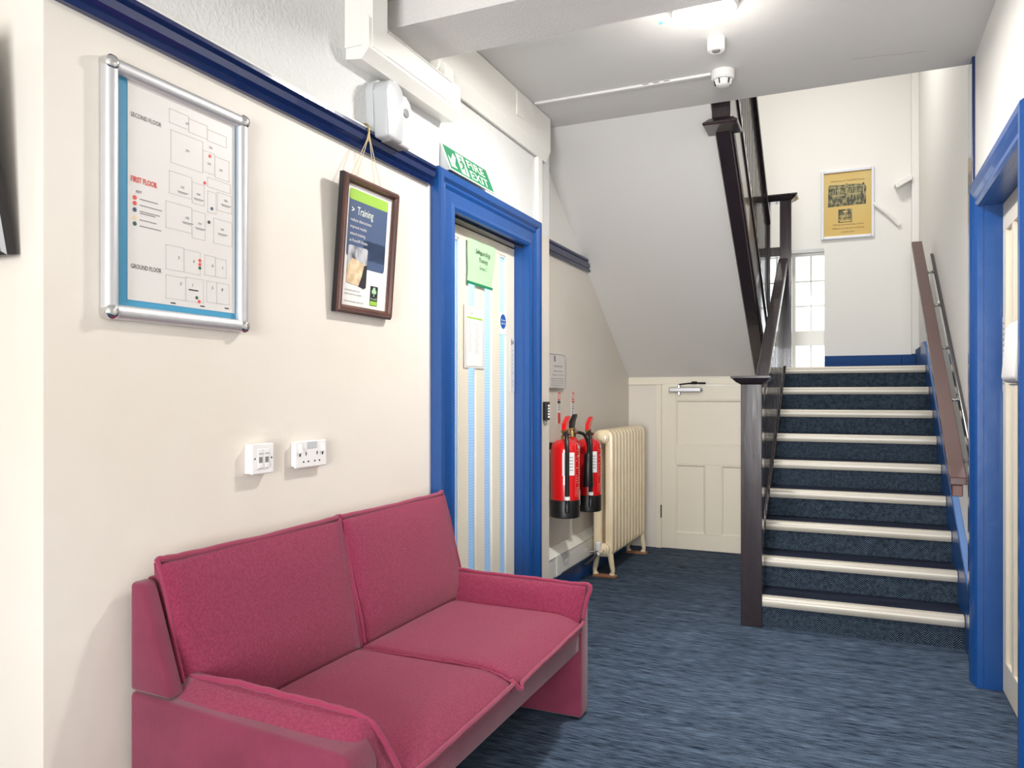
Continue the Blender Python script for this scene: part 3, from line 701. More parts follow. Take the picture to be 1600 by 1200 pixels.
# ================================================================== hanging framed pictures
def picture_frame(t, pl, w, h, fw=.026, dp=.022, m='frame'):
    prof = [(0, -.002), (0, dp*.55), (-fw*.22, dp*.8), (-fw*.35, dp), (-fw*.7, dp*.95), (-fw*.82, dp*.55), (-fw, dp*.45), (-fw, -.002)]
    cs = [(0, 0), (w, 0), (w, h), (0, h)]; ac = [(-1, -1), (1, -1), (1, 1), (-1, 1)]
    for i in range(4):
        bm = NB(); j = (i+1) % 4
        rr = [[bm.verts.new(pl.p(cs[q][0]+ac[q][0]*s[0], cs[q][1]+ac[q][1]*s[0], s[1])) for s in prof] for q in (i, j)]
        n = len(prof); bm.faces.new(rr[0]); bm.faces.new(rr[1][::-1])
        for k in range(n): bm.faces.new((rr[0][k], rr[0][(k+1) % n], rr[1][(k+1) % n], rr[1][k]))
        obj('frame_rail', bm, m, t)
t = thing('training_poster', 'brown-framed Training poster hanging by cords from the picture rail', 'poster', (A, 2.13, 1.46))
TH = .442; lean = .034
pl = Plane((A+.008, 1.985, 1.468), (0, 1, 0), (lean, 0, TH)); pl.r = pl.r*.92; PW = .343
picture_frame(t, pl, PW, TH)
bm = NB(); pl.rect(bm, .001, PW-.001, .001, TH-.001, -.006, -.002); obj('back_board', bm, 'framedark', t)
bm = NB(); pl.rect(bm, -.0015, 0, -.001, TH+.001, -.005, .012); obj('frame_edge', bm, 'framedark', t)
bm = NB(); pl.rect(bm, .02, PW-.02, .02, TH-.02, 0, .003); sh = obj('sheet', bm, 'paper', t)
c0, c1 = .003, .0036
def rrect(bm, a0, a1, b0, b1, r_, c0, c1):
    pts = []
    for cx, cy, s in ((a1-r_, b0+r_, -PI/2), (a1-r_, b1-r_, 0), (a0+r_, b1-r_, PI/2), (a0+r_, b0+r_, PI)):
        for k in range(5): pts.append((cx+r_*math.cos(s+k*PI/8), cy+r_*math.sin(s+k*PI/8)))
    pl.poly(bm, pts, c0, c1)
printed('slate_panel', lambda bm: (rrect(bm, .050, .290, .185, .400, .012, c0, c1)), 'slate', sh)
printed('slate_panel', lambda bm: (rrect(bm, .150, .290, .155, .25, .012, c0, c1)), 'slate', sh)
printed('lime_band', lambda bm: rrect(bm, .050, .290, .368, .403, .010, c0, c1+.0004), 'lime', sh)
printed('title', lambda bm: text(bm, pl, 'Training', .100, .325, .026, c1+.0006, w=.098), 'exitw', sh)
def f(bm):
    text(bm, pl, '>', .066, .327, .020, c1+.0006, w=.016, bold=.02)
    for k, (s, w_) in enumerate((('reduce distractions', .125), ('improve results', .098), ('attend training', .092), ('at Foxcliff House', .108))): text(bm, pl, s, .064, .300-.022*k, .010, c1+.0006, w=w_)
printed('lettering', f, 'paper', sh)
printed('photograph', lambda bm: rrect(bm, .060, .178, .125, .222, .008, c0, c1+.0006), 'photog', sh)
printed('photograph', lambda bm: pl.poly(bm, [(.060, .100), (.060, .150), (.085, .182), (.160, .170), (.172, .125), (.135, .095)], c0, c1+.001), 'photos', sh)
printed('photograph', lambda bm: pl.poly(bm, [(.132, .094), (.150, .130), (.160, .165), (.178, .168), (.178, .093), (.165, .088)], c0, c1+.0013), 'ink', sh)
def f(bm):
    for k, w_ in enumerate((.090, .102, .0, .115)):
        if w_: text(bm, pl, ('for further information', 'please enquire at reception', '', 'www.training-rooms.info')[k], .056, .074-.012*k, .0055, c1, w=w_)
printed('small_print', f, 'inkg', sh)
printed('logo_block', lambda bm: pl.rect(bm, .210, .258, .038, .105, c0, c1), 'ink', sh)
printed('logo_band', lambda bm: pl.rect(bm, .212, .256, .040, .054, c1, c1+.0005), 'lime', sh)
def f(bm):
    for a, b, r_ in ((.234, .094, .008), (.226, .086, .007), (.242, .086, .007)): pl.disc(bm, a, b, r_, c1, c1+.0005, n=10)
    pl.rect(bm, .232, .236, .070, .086, c1, c1+.0005); text(bm, pl, 'Foxcliff', .234, .058, .008, c1+.0006, w=.038, align='CENTER')
printed('logo_tree', f, 'notegreen', sh)
bm = NB(); hook = Vector((A+.042, 2.135, 2.082))
for a in (.030, .060, .175, .215): tube(bm, [pl.p(a+.02, TH-.004, .004), hook+Vector((0, (a-.12)*.10, -.03)), hook], .0013, 5)
obj('cord', bm, 'cord', t)
bm = NB(); tube(bm, catm([hook+Vector((0, 0, -.035)), hook, hook+Vector((-.006, 0, .022)), hook+Vector((-.028, 0, .026))], 4), .003, 6); obj('hook', bm, 'brass', t)

t = thing('framed_picture', 'dark-framed picture tilted off the wall at the left edge', 'picture', (-1.85, 1.03, 1.49))
pl = Plane((-2.02, 1.022, 1.49), (1, 0, 0), (0, -.082, .46)); PW, PH = .445, .468
picture_frame(t, pl, PW, PH, .034, .026, 'framedark')
bm = NB(); pl.rect(bm, .001, PW-.001, .001, PH-.001, -.006, -.002); obj('back_board', bm, 'framedark', t)
bm = NB()
for q in ((.034, .046, .034, PH-.034), (PW-.046, PW-.034, .034, PH-.034), (.034, PW-.034, .034, .046), (.034, PW-.034, PH-.046, PH-.034)): pl.rect(bm, *q, 0, .012)
obj('inner_slip', bm, 'frame', t)
bm = NB(); pl.rect(bm, .03, PW-.03, .03, PH-.03, 0, .003); obj('sheet', bm, 'paper', t)

# gold poster on the landing
t = thing('gold_poster', 'gold poster with sepia building photo in a silver frame on the landing wall', 'poster', (-.02, 7.27, 2.57))
pl = Plane((-.232, 7.277, 2.568), (1, 0, 0), (0, 0, 1)); PW, PH = .425, .605
bm = NB(); pl.rect(bm, .004, PW-.004, .004, PH-.004, 0, .006); sh = obj('sheet', bm, 'gold', t)
for q in ((0, .024, 0, PH), (PW-.024, PW, 0, PH), (.024, PW-.024, 0, .024), (.024, PW-.024, PH-.024, PH)):
    bm = NB(); x_ = (pl.o.x+q[0], pl.o.x+q[1]); box(bm, x_[0], x_[1], 7.256, 7.277, pl.o.z+q[2], pl.o.z+q[3], .004, 3); obj('frame_rail', bm, 'steelwhite', t)
def f(bm): pl.poly(bm, [(.055, .285), (.360, .290), (.362, .440), (.340, .480), (.330, .465), (.215, .475), (.205, .485), (.190, .470), (.075, .478), (.060, .470)], .006, .0072)
printed('photograph', f, 'sepia', sh)
def f(bm):
    pl.rect(bm, .085, .190, .375, .388, .0072, .008); pl.rect(bm, .225, .320, .380, .393, .0072, .008)
    for k in range(5): pl.rect(bm, .095+k*.018, .101+k*.018, .395, .432, .0072, .008); pl.rect(bm, .235+k*.017, .241+k*.017, .400, .434, .0072, .008)
    pl.rect(bm, .198, .212, .39, .470, .0072, .008); pl.rect(bm, .335, .345, .38, .455, .0072, .008); pl.rect(bm, .08, .335, .448, .454, .0072, .008)
printed('building_detail', f, 'sepial', sh)
def f(bm):
    text(bm, pl, 'Welcome to Foxcliff House', PW/2, .500, .016, .0075, w=.27, align='CENTER')
    for k, (s, w_) in enumerate((('Offices and meeting rooms', .245), ('Offices to let and meeting', .255), ('rooms hire', .105))): text(bm, pl, s, PW/2+.005, .118-.032*k, .014, .0075, w=w_, align='CENTER')
printed('lettering', f, 'brownink', sh)
printed('badge', lambda bm: pl.rect(bm, .140, .250, .142, .258, .006, .0072), 'sepia', sh)
def f(bm):
    text(bm, pl, 'GREAT', .195, .186, .020, .008, w=.092, align='CENTER', bold=.02)
    pl.disc(bm, .195, .236, .022, .0072, .008, .008, 12); pl.rect(bm, .192, .198, .214, .232, .0072, .008)
    pl.rect(bm, .150, .240, .168, .172, .0072, .008); pl.rect(bm, .150, .240, .149, .161, .0072, .008)
printed('badge_lettering', f, 'gold', sh)

# ================================================================== notices on the left door
LX = leafx1
t = thing('green_notice', 'pale green Safeguarding Training sheet taped high on the glazed door', 'notice', (LX, 3.16, 1.70))
pl = Plane((LX+.006, 3.014, 1.702), (0, 1, 0), (.03, 0, 1)); PW, PH = .288, .198
bm = NB(); n_ = 8
grid = [[bm.verts.new(pl.p(PW*i/n_-(.03*(1-j/n_) if i > 4 else 0)*(i-4)/4 if i > 4 else PW*i/n_, PH*j/n_, .003*math.sin(i*1.3+j*.7)+.001)) for j in range(n_+1)] for i in range(n_+1)]
for i in range(n_):
    for j in range(n_): bm.faces.new((grid[i][j], grid[i+1][j], grid[i+1][j+1], grid[i][j+1]))
sh = obj('sheet', bm, 'notegreen', t, smooth='all')
def f(bm):
    text(bm, pl, 'Safeguarding', .070, .142, .019, .0065, w=.150, bold=.01); text(bm, pl, 'Training', .105, .108, .018, .0065, w=.090, bold=.01); text(bm, pl, 'Group C', .112, .074, .015, .0065, w=.075)
printed('lettering', f, 'ink', sh)
printed('bottom_strip', lambda bm: pl.poly(bm, [(0, -.004), (.255, -.006), (.257, .006), (0, .008)], .002, .0055), 'exit', sh)
t = thing('white_notice', 'white sheet in a clear wallet below the green notice on the door', 'notice', (LX, 3.09, 1.325))
pl = Plane((LX+.003, 2.990, 1.322), (0, 1, 0), (0, 0, 1)); PW, PH = .205, .280
bm = NB(); pl.rect(bm, 0, PW, 0, PH, 0, .0015); sh = obj('wallet', bm, 'paperg', t)
bm = NB(); pl.poly(bm, [(.022, .008), (.180, .012), (.184, .270), (.024, .262)], .0015, .003); obj('sheet', bm, 'paper', t)
printed('green_stripe', lambda bm: pl.rect(bm, .028, .180, .222, .230, .003, .0036), 'lime', sh)
def f(bm):
    for k in range(20): pl.rect(bm, .032, .032+random.uniform(.03, .055), .212-.0072*k, .2135-.0072*k, .003, .0036); pl.rect(bm, .105, .105+random.uniform(.03, .055), .205-.0072*k, .2065-.0072*k, .003, .0036)
    pl.rect(bm, .06, .085, .243, .249, .003, .0036)
printed('lettering', f, 'inkl', sh)
t = thing('fire_door_sign', 'round blue fire door sign on the right glazed slot of the left door', 'sign', (LX, 3.41, 1.50))
pl = Plane((LX+.001, 3.372, 1.500), (0, 1, 0), (0, 0, 1))
bm = NB(); pl.rect(bm, 0, .078, 0, .106, -.002, .0015); obj('plate', bm, 'label', t)
bm = NB(); pl.disc(bm, .037, .062, .032, .0015, .0022, .036, 28); dk = obj('disc', bm, 'signblue', t)
def f(bm): text(bm, pl, 'Fire door', .037, .064, .009, .0028, w=.046, align='CENTER', bold=.01); text(bm, pl, 'keep shut', .037, .049, .009, .0028, w=.046, align='CENTER', bold=.01)
printed('lettering', f, 'exitw', dk)
t = thing('door_edge_label', 'narrow tall instruction label on the closing edge of the left door', 'label', (LX, 3.53, 1.22))
pl = Plane((LX+.0005, 3.500, 1.218), (0, 1, 0), (0, 0, 1))
bm = NB(); pl.rect(bm, 0, .048, 0, .272, 0, .0015); sh = obj('strip', bm, 'paperg', t)
def f(bm):
    pl.rect(bm, .008, .020, .235, .262, .0015, .002); pl.rect(bm, .024, .038, .240, .256, .0015, .002)
    for k in range(9): text(bm, pl, 'PUSHTO OPN'[k % 10], .024, .200-.022*k, .012, .0021, align='CENTER')
printed('lettering', f, 'inkg', sh)

# ================================================================== sockets
t = thing('data_socket', 'square white data socket with two ports on a surface box', 'socket', (A, 1.58, .98))
bm = NB(); box(bm, A, A+.020, 1.608, 1.690, .985, 1.065, .002); obj('back_box', bm, 'plastic', t)
bm = NB(); box(bm, A+.0205, A+.028, 1.606, 1.692, .983, 1.067, .003, 3); fp = obj('face_plate', bm, 'plastic', t)
FX = A+.028
for y in (1.627, 1.651):
    bm = NB(); box(bm, FX, FX+.002, y, y+.022, .998, 1.052, .0008); obj('module', bm, 'label', fp)
    bm = NB(); box(bm, FX+.0015, FX+.0026, y+.004, y+.017, 1.014, 1.030); obj('port', bm, 'inkg', fp)
    bm = NB(); box(bm, FX+.0015, FX+.0026, y+.003, y+.019, 1.038, 1.040); obj('port_edge', bm, 'inkg', fp)
    bm = NB(); box(bm, FX+.002, FX+.0045, y+.003, y+.018, 1.000, 1.012, .001); obj('shutter', bm, 'plastic', fp)
for y in (1.617, 1.682):
    bm = NB(); lathe(bm, [(.0026, 0), (.0026, .0012)], (FX-.0005, y, 1.026), 'X', 10); obj('screw', bm, 'hole', fp)
t = thing('power_socket', 'double switched power socket to the right of the data socket', 'socket', (A, 1.863, .985))
bm = NB(); box(bm, A, A+.014, 1.796, 1.932, .988, 1.060, .003); obj('back_box', bm, 'plastic', t)
bm = NB(); box(bm, A+.0145, A+.022, 1.790, 1.937, .983, 1.064, .004, 3); fp = obj('face_plate', bm, 'plastic', t)
FX = A+.022
for y in (1.805, 1.910):
    bm = NB(); prism(bm, [(FX, 1.028), (FX+.007, 1.030), (FX+.002, 1.054), (FX, 1.054)], 'Y', y, y+.013); obj('rocker_switch', bm, 'plastic', fp)
    bm = NB(); box(bm, FX-.0002, FX+.0005, y+.003, y+.009, 1.018, 1.026); obj('switch_mark', bm, 'hole', fp)
for c in (1.838, 1.890):
    bm = NB(); box(bm, FX-.0002, FX+.0006, c-.002, c+.002, 1.020, 1.030); obj('pin_hole', bm, 'hole', fp)
    for q in (-.011, .011):
        bm = NB(); box(bm, FX-.0002, FX+.0006, c+q-.003, c+q+.003, .999, 1.0035); obj('pin_hole', bm, 'hole', fp)
bm = NB(); box(bm, FX-.0005, FX+.0012, 1.842, 1.888, 1.040, 1.060, .0006); obj('label_window', bm, 'plasticg', fp)

# ================================================================== keypad, plaque, ID strips
t = thing('door_keypad', 'small black keypad on the white wall end beside the door', 'keypad', (A, 3.84, 1.05))
bm = NB(); box(bm, A, A+.022, 3.815, 3.870, 1.065, 1.165, .004, 3); kp = obj('body', bm, 'black', t)
for k in range(5):
    for q in (0, 1):
        bm = NB(); box(bm, A+.0215, A+.026, 3.838+q*.013, 3.848+q*.013, 1.078+k*.015, 1.088+k*.015, .001); obj('key', bm, 'label', t)
bm = NB(); box(bm, A, A+.010, 3.835, 3.865, 1.045, 1.064, .002); obj('lower_tab', bm, 'plasticg', t)
t = thing('recess_plaque', 'silver-grey plaque with small print above the fire extinguishers', 'plaque', (B, 4.35, 1.24))
pts = [(4.10, 1.240), (4.42, 1.240), (4.432, 1.29), (4.436, 1.345), (4.432, 1.40), (4.42, 1.448), (4.10, 1.448)]
bm = NB(); prism(bm, pts, 'X', B, B+.018, .002); pq = obj('plate', bm, 'silver', t)
pl = Plane((B+.018, 4.10, 1.240), (0, 1, 0), (0, 0, 1))
bm = NB(); pl.poly(bm, [(.005, .008), (.312, .008), (.325, .105), (.312, .200), (.005, .200)], 0, .001); obj('sheet', bm, 'paperg', pq)
def f(bm):
    pl.rect(bm, .13, .155, .160, .195, .001, .0018)
    text(bm, pl, 'Foxcliff House', .20, .128, .012, .0018, w=.14, align='CENTER'); text(bm, pl, 'Conference centre', .20, .100, .009, .0018, w=.15, align='CENTER')
    text(bm, pl, 'Reception', .10, .078, .008, .0018, w=.08); text(bm, pl, 'Ground floor', .20, .078, .008, .0018, w=.10)
    for k in range(4): pl.rect(bm, .08, .29, .058-.013*k, .0605-.013*k, .001, .0018)
printed('lettering', f, 'inkg', pq)
for yy, mid, lab in ((4.128, False, 'narrow red-headed extinguisher label strip, nearest the wall corner'), (4.330, True, 'red, black and white extinguisher label strip in the middle of three'), (4.586, False, 'red and white extinguisher label strip, right of the three')):
    t = thing('extinguisher_label_strip', lab, 'label', (B, yy+.025, 1.02), 'label strips above the extinguishers')
    pl = Plane((B, yy, 1.022), (0, 1, 0), (0, 0, 1))
    bm = NB(); pl.rect(bm, 0, .058, 0, .200, 0, .0016); sp = obj('strip', bm, 'label', t)
    printed('red_block', lambda bm: pl.rect(bm, .004, .054, .148, .196, .0016, .0024), 'redink', sp)
    printed('pictogram', lambda bm: (pl.rect(bm, .012, .018, .155, .19, .0024, .003), pl.rect(bm, .026, .032, .155, .19, .0024, .003), pl.rect(bm, .040, .046, .155, .185, .0024, .003)), 'label', sp)
    if mid:
        printed('black_block', lambda bm: pl.rect(bm, .004, .054, .128, .144, .0016, .0024), 'ink', sp); printed('red_block', lambda bm: pl.rect(bm, .008, .054, .006, .072, .0016, .0024), 'redink', sp)
    else: printed('red_block', lambda bm: pl.rect(bm, .004, .054, .130, .143, .0016, .0024), 'redink', sp)
    def f(bm):
        for k in range(3): pl.rect(bm, .010, .05, .118-.014*k, .123-.014*k, .0016, .0024)
        if not mid:
            for k in range(4): pl.rect(bm, .010, .042, .072-.016*k, .078-.016*k, .0016, .0024)
    printed('lettering', f, 'inkg', sp)

# ================================================================== fire extinguishers
def curved_patch(bm, cx, cy, R, a0, a1, z0, z1, n=8):
    A_ = [(cx+R*math.cos(a0+(a1-a0)*k/n), cy+R*math.sin(a0+(a1-a0)*k/n)) for k in range(n+1)]
    v0 = [bm.verts.new((x, y, z0)) for x, y in A_]; v1 = [bm.verts.new((x, y, z1)) for x, y in A_]
    for k in range(n): bm.faces.new((v0[k], v0[k+1], v1[k+1], v1[k]))
def extinguisher(label, cx, cy, zb, R, H, co2=False):
    t = thing('fire_extinguisher', label, 'extinguisher', (cx, cy, zb), 'fire extinguishers on the recess wall')
    vc = math.atan2(-cy, -cx)     # way it is turned: labels face the hall
    bm = NB(); base = .10 if not co2 else 0
    if co2: prof = [(R*.9, 0), (R, .012), (R, H-.07), (R*.9, H-.035), (R*.5, H-.005), (.018, H)]
    else: prof = [(R, base), (R, H-.055), (R*.93, H-.028), (R*.72, H-.010), (R*.35, H), (.022, H+.004)]
    lathe(bm, prof, (cx, cy, zb), 'Z', 32); body = obj('body', bm, 'red', t, smooth=True)
    if not co2:
        bm = NB(); lathe(bm, [(R*.96, 0), (R*1.02, .006), (R*1.02, .098), (R*1.0, .102)], (cx, cy, zb), 'Z', 32); obj('base_boot', bm, 'black', t, smooth=True)
    bm = NB(); lathe(bm, [(.024, 0), (.024, .022), (.018, .024), (.016, .045), (.020, .046), (.020, .055)], (cx, cy, zb+H), 'Z', 16); vl = obj('valve', bm, 'brass', t, smooth=True)
    top = zb+H+.05
    hd = 'black' if co2 else 'red'
    bm = NB(); sx = (1, .25)
    box(bm, cx-.012, cx+.012, cy-.035, cy+.045, top-.012, top+.004, .003); obj('carry_handle', bm, 'brass', t)
    bm = NB(); prism(bm, [(cy-.030, top+.004), (cy-.020, top+.042), (cy+.030, top+.080), (cy+.062, top+.086), (cy+.060, top+.070), (cy+.030, top+.052), (cy+.012, top+.004)], 'X', cx-.013, cx+.013, .003); obj('squeeze_lever', bm, hd, t)
    bm = NB(); lathe(bm, [(.011, 0), (.011, .018), (.004, .02)], (cx+.018, cy, zb+H+.028), 'X', 14); obj('pressure_gauge', bm, 'chrome', vl)
    d = Vector((math.cos(vc), math.sin(vc), 0)); e = Vector((-d.y, d.x, 0))
    c = Vector((cx, cy, 0))
    if not co2:
        side = -e if True else e
        o_ = d*.7-e*.0
        n_ = Vector((.45, -.89, 0)).normalized()
        pts = [c+Vector((0, -.01, zb+H+.03)), c+n_*.05+Vector((0, 0, zb+H+.035)), c+n_*(R+.012)+Vector((0, 0, zb+H-.04)), c+n_*(R+.014)+Vector((0, 0, zb+.30)), c+n_*(R+.013)+Vector((0, 0, zb+.06))]
        bm = NB(); tube(bm, catm(pts, 6), .0125, 10); hs = obj('hose', bm, 'black', t, smooth=True)
        bm = NB(); p = c+n_*(R+.013); lathe(bm, [(.012, .095), (.014, .06), (.014, .04), (.010, .035)], (p.x, p.y, zb), 'Z', 12); obj('hose_nozzle', bm, 'black', hs)
        bm = NB(); lathe(bm, [(.0165, .108), (.0165, .128)], (p.x, p.y, zb), 'Z', 12); obj('hose_clip', bm, 'label', hs)
        bm = NB(); a = math.atan2(-.89, .45); curved_patch(bm, cx, cy, R+.0012, a-.30, a+.55, zb+.245, zb+.375); obj('service_label', bm, 'label', body)
        bm = NB()
        for k in range(5): curved_patch(bm, cx, cy, R+.002, a+.08, a+.45, zb+.345-.018*k, zb+.349-.018*k, 3)
        obj('service_label_print', bm, 'inkg', body)
        b0, b1 = a+.62, a+1.75
        bm = NB()
        def rc(z0, z1, w=.0022, q0=b0, q1=b1):
            curved_patch(bm, cx, cy, R+.0015, q0, q1, zb+z0, zb+z0+w); curved_patch(bm, cx, cy, R+.0015, q0, q1, zb+z1-w, zb+z1)
            curved_patch(bm, cx, cy, R+.0015, q0, q0+.025, zb+z0, zb+z1, 1); curved_patch(bm, cx, cy, R+.0015, q1-.025, q1, zb+z0, zb+z1, 1)
        rc(.385, .425); rc(.125, .375); rc(.345, .375)
        for k in range(10):
            for q in range(4):
                if random.random() < .75: curved_patch(bm, cx, cy, R+.0015, b0+.10+q*.25, b0+.10+q*.25+random.uniform(.08, .2), zb+.325-.014*k, zb+.330-.014*k, 1)
        for k in range(4): curved_patch(bm, cx, cy, R+.0015, b0+.08, b1-.2, zb+.170-.011*k, zb+.174-.011*k, 4)
        obj('instruction_print', bm, 'pinkink', body)
        # the word on the cylinder, wrapped
        bm = NB(); plw = Plane((0, 0, 0), (1, 0, 0), (0, 0, 1)); text(bm, plw, 'WATER', 0, 0, .022, 0, w=.075, bold=.02); text(bm, plw, 'FIRE EXTINGUISHER', 0, -.047, .012, 0, w=.085)
        for v in bm.verts:
            an = b0+.22+v.co.x/R; v.co = Vector((cx+(R+.0022)*math.cos(an), cy+(R+.0022)*math.sin(an), zb+.394+v.co.z))
        obj('lettering', bm, 'label', body)
    else:
        pts = [c+Vector((0, 0, zb+H+.03)), c+Vector((.04, .03, zb+H+.02)), c+Vector((.065, .075, zb+H-.04)), c+Vector((.055, .10, zb+H-.14))]
        pts = [c+Vector((.01, .01, zb+H+.028)), c+Vector((.055, .05, zb+H+.015)), c+Vector((.075, .075, zb+H-.04)), c+Vector((.075, .08, zb+H-.10))]
        bm = NB(); tube(bm, catm(pts, 6), .010, 10); hs = obj('hose', bm, 'black', t, smooth=True)
        bm = NB(); p = c+Vector((.075, .08, 0)); lathe(bm, [(.014, H-.10), (.024, H-.115), (.027, H-.20), (.033, H-.30), (.031, H-.305)], (p.x, p.y, zb), 'Z', 18); obj('discharge_horn', bm, 'black', hs, smooth=True)
        bm = NB(); curved_patch(bm, cx, cy, R+.001, -1.2, .4, zb+.04, zb+.13); obj('service_label', bm, 'label', body)
    bm = NB(); box(bm, B, cx-R*.85, cy-.02, cy+.02, zb+H-.06, zb+H-.02, .003); obj('wall_bracket', bm, 'black' if not co2 else 'red', t)
    return t
extinguisher('large red water extinguisher with black boot, nearest the wall corner', -1.502, 4.148, .500, .084, .445)
extinguisher('slim red carbon dioxide extinguisher with black horn between the two large ones', -1.530, 4.350, .500, .048, .450, True)
extinguisher('large red water extinguisher beside the radiator', -1.500, 4.570, .478, .081, .452)

# ================================================================== radiator
t = thing('radiator', 'cream cast iron column radiator on small wooden pads', 'radiator', (-1.5, 5.2, 0))
ry0, pitch_r, nsec = 4.815, .082, 11
rz0, rz1 = .135, .972
def section(y0, y1, xa, xb, r_=.03):
    bm = NB(); n = 7
    yc = (y0+y1)/2; w = (y1-y0)/2-.003
    # rounded hoop: two columns joined top and bottom
    out = []
    rad_ = .046
    for cx_, cz_, s in ((xb-rad_, rz0+rad_, -PI/2), (xb-rad_, rz1-rad_, 0), (xa+rad_, rz1-rad_, PI/2), (xa+rad_, rz0+rad_, PI)):
        for k in range(5): out.append((cx_+rad_*math.cos(s+k*PI/8), cz_+rad_*math.sin(s+k*PI/8)))
    inn = []
    ix, iz = .062, .085
    for cx_, cz_, s in ((xb-ix, rz0+iz, -PI/2), (xb-ix, rz1-iz, 0), (xa+ix, rz1-iz, PI/2), (xa+ix, rz0+iz, PI)):
        for k in range(5): inn.append((cx_+.006*math.cos(s+k*PI/8), cz_+.006*math.sin(s+k*PI/8)))
    m_ = len(out); layers = []
    def lay(off, yy): return [bm.verts.new((p[0]+(q[0]-p[0])*off, yy, p[1]+(q[1]-p[1])*off)) for p, q in zip(out, inn)]
    seq = [(0, -.34), (.04, -.52), (.16, -.62), (.5, -.66), (.88, -.6), (1, -.3), (1, .3), (.88, .6), (.5, .66), (.16, .62), (.04, .52), (0, .34)]
    L_ = [lay(o_, yc+w*f_) for o_, f_ in seq]
    for a, b in zip(L_, L_[1:]+L_[:1]):
        for k in range(m_): bm.faces.new((a[k], a[(k+1) % m_], b[(k+1) % m_], b[k]))
    return bm
for k in range(nsec):
    y0 = ry0+k*pitch_r; o = obj('section', section(y0, y0+pitch_r, -1.552, -1.418), 'rad', t, smooth=True)
bm = NB(); tube(bm, [(-1.49, ry0-.004, rz1-.05), (-1.49, ry0+nsec*pitch_r+.004, rz1-.05)], .024, 16); obj('top_header', bm, 'rad', t, smooth=True)
bm = NB(); tube(bm, [(-1.49, ry0-.004, rz0+.055), (-1.49, ry0+nsec*pitch_r+.004, rz0+.055)], .024, 16); obj('bottom_header', bm, 'rad', t, smooth=True)
bm = NB(); lathe(bm, [(.040, .02), (.040, -.012), (.033, -.016), (.031, -.020), (.031, -.026), (.018, -.029), (.018, -.038), (.006, -.040)], (-1.480, ry0+.003, rz1-.052), 'Y', 24); obj('top_plug', bm, 'rad', t, smooth=True)
bm = NB(); lathe(bm, [(.040, .02), (.040, -.012), (.030, -.016), (.028, -.028), (.018, -.030), (.014, -.050)], (-1.478, ry0+.003, rz0+.055), 'Y', 24); obj('bottom_plug', bm, 'rad', t, smooth=True)
bm = NB(); lathe(bm, [(.014, -.035), (.014, -.01), (.020, .0), (.020, .045), (.014, .050)], (-1.50, ry0-.035, rz0+.06), 'Z', 16); vv = obj('valve_cap', bm, 'plastic', t, smooth=True)
bm = NB(); tube(bm, catm([(-1.478, ry0-.03, rz0+.055), (-1.50, ry0-.035, rz0+.04), (-1.53, ry0-.06, rz0+.0), (-1.552, ry0-.16, rz0-.025)], 5), .009, 10); obj('supply_pipe', bm, 'pipe', t, smooth=True)
bm = NB(); tube(bm, [(-1.485, ry0-.036, rz0+.055), (-1.550, ry0-.07, rz0+.045)], .007, 8); obj('supply_pipe', bm, 'chrome', t)
for y in (ry0+.038, ry0+nsec*pitch_r-.040):
    for s, xx in ((1, -1.436), (-1, -1.536)):
        bm = NB(); pts = catm([(xx-s*.006, y, rz0+.03), (xx+s*.004, y, .085), (xx+s*.012, y, .045), (xx+s*.006, y, .024)], 4)
        tube(bm, pts, [.020-.008*i/(len(pts)-1)*1.0 for i in range(len(pts))], 10); lathe(bm, [(.018, .016), (.020, .020), (.016, .030)], (xx+s*.006, y, 0), 'Z', 12); obj('leg', bm, 'rad', t, smooth=True)
    bm = NB(); box(bm, -1.558, -1.400, y-.028, y+.028, 0, .017, .005); obj('foot_pad', bm, 'tan', t)

# ================================================================== door closer
t = thing('door_closer', 'chrome overhead door closer on the low cupboard door', 'door closer', (-1.15, 5.95, 1.21))
bm = NB(); box(bm, -1.288, -1.040, 5.905, 5.949, 1.222, 1.262, .010, 3); obj('body', bm, 'silver', t)
bm = NB(); lathe(bm, [(.014, 0), (.014, .014), (.008, .020)], (-1.21, 5.925, 1.262), 'Z', 16); lathe(bm, [(.014, 0), (.014, -.016), (.006, -.02)], (-1.21, 5.925, 1.222), 'Z', 16); obj('pivot', bm, 'chrome', t)
bm = NB(); tube(bm, [(-1.21, 5.920, 1.282), (-1.13, 5.895, 1.290), (-1.06, 5.935, 1.294)], .006, 8); obj('arm', bm, 'hole', t)
bm = NB(); box(bm, -1.115, -1.075, 5.925, 5.954, 1.284, 1.306, .003); box(bm, -1.06, -1.01, 5.925, 5.954, 1.284, 1.300, .003); obj('arm_bracket', bm, 'hole', t)
bm = NB(); lathe(bm, [(.012, 0), (.012, .012)], (-1.040, 5.927, 1.242), 'X', 14); obj('end_cap', bm, 'chrome', t)

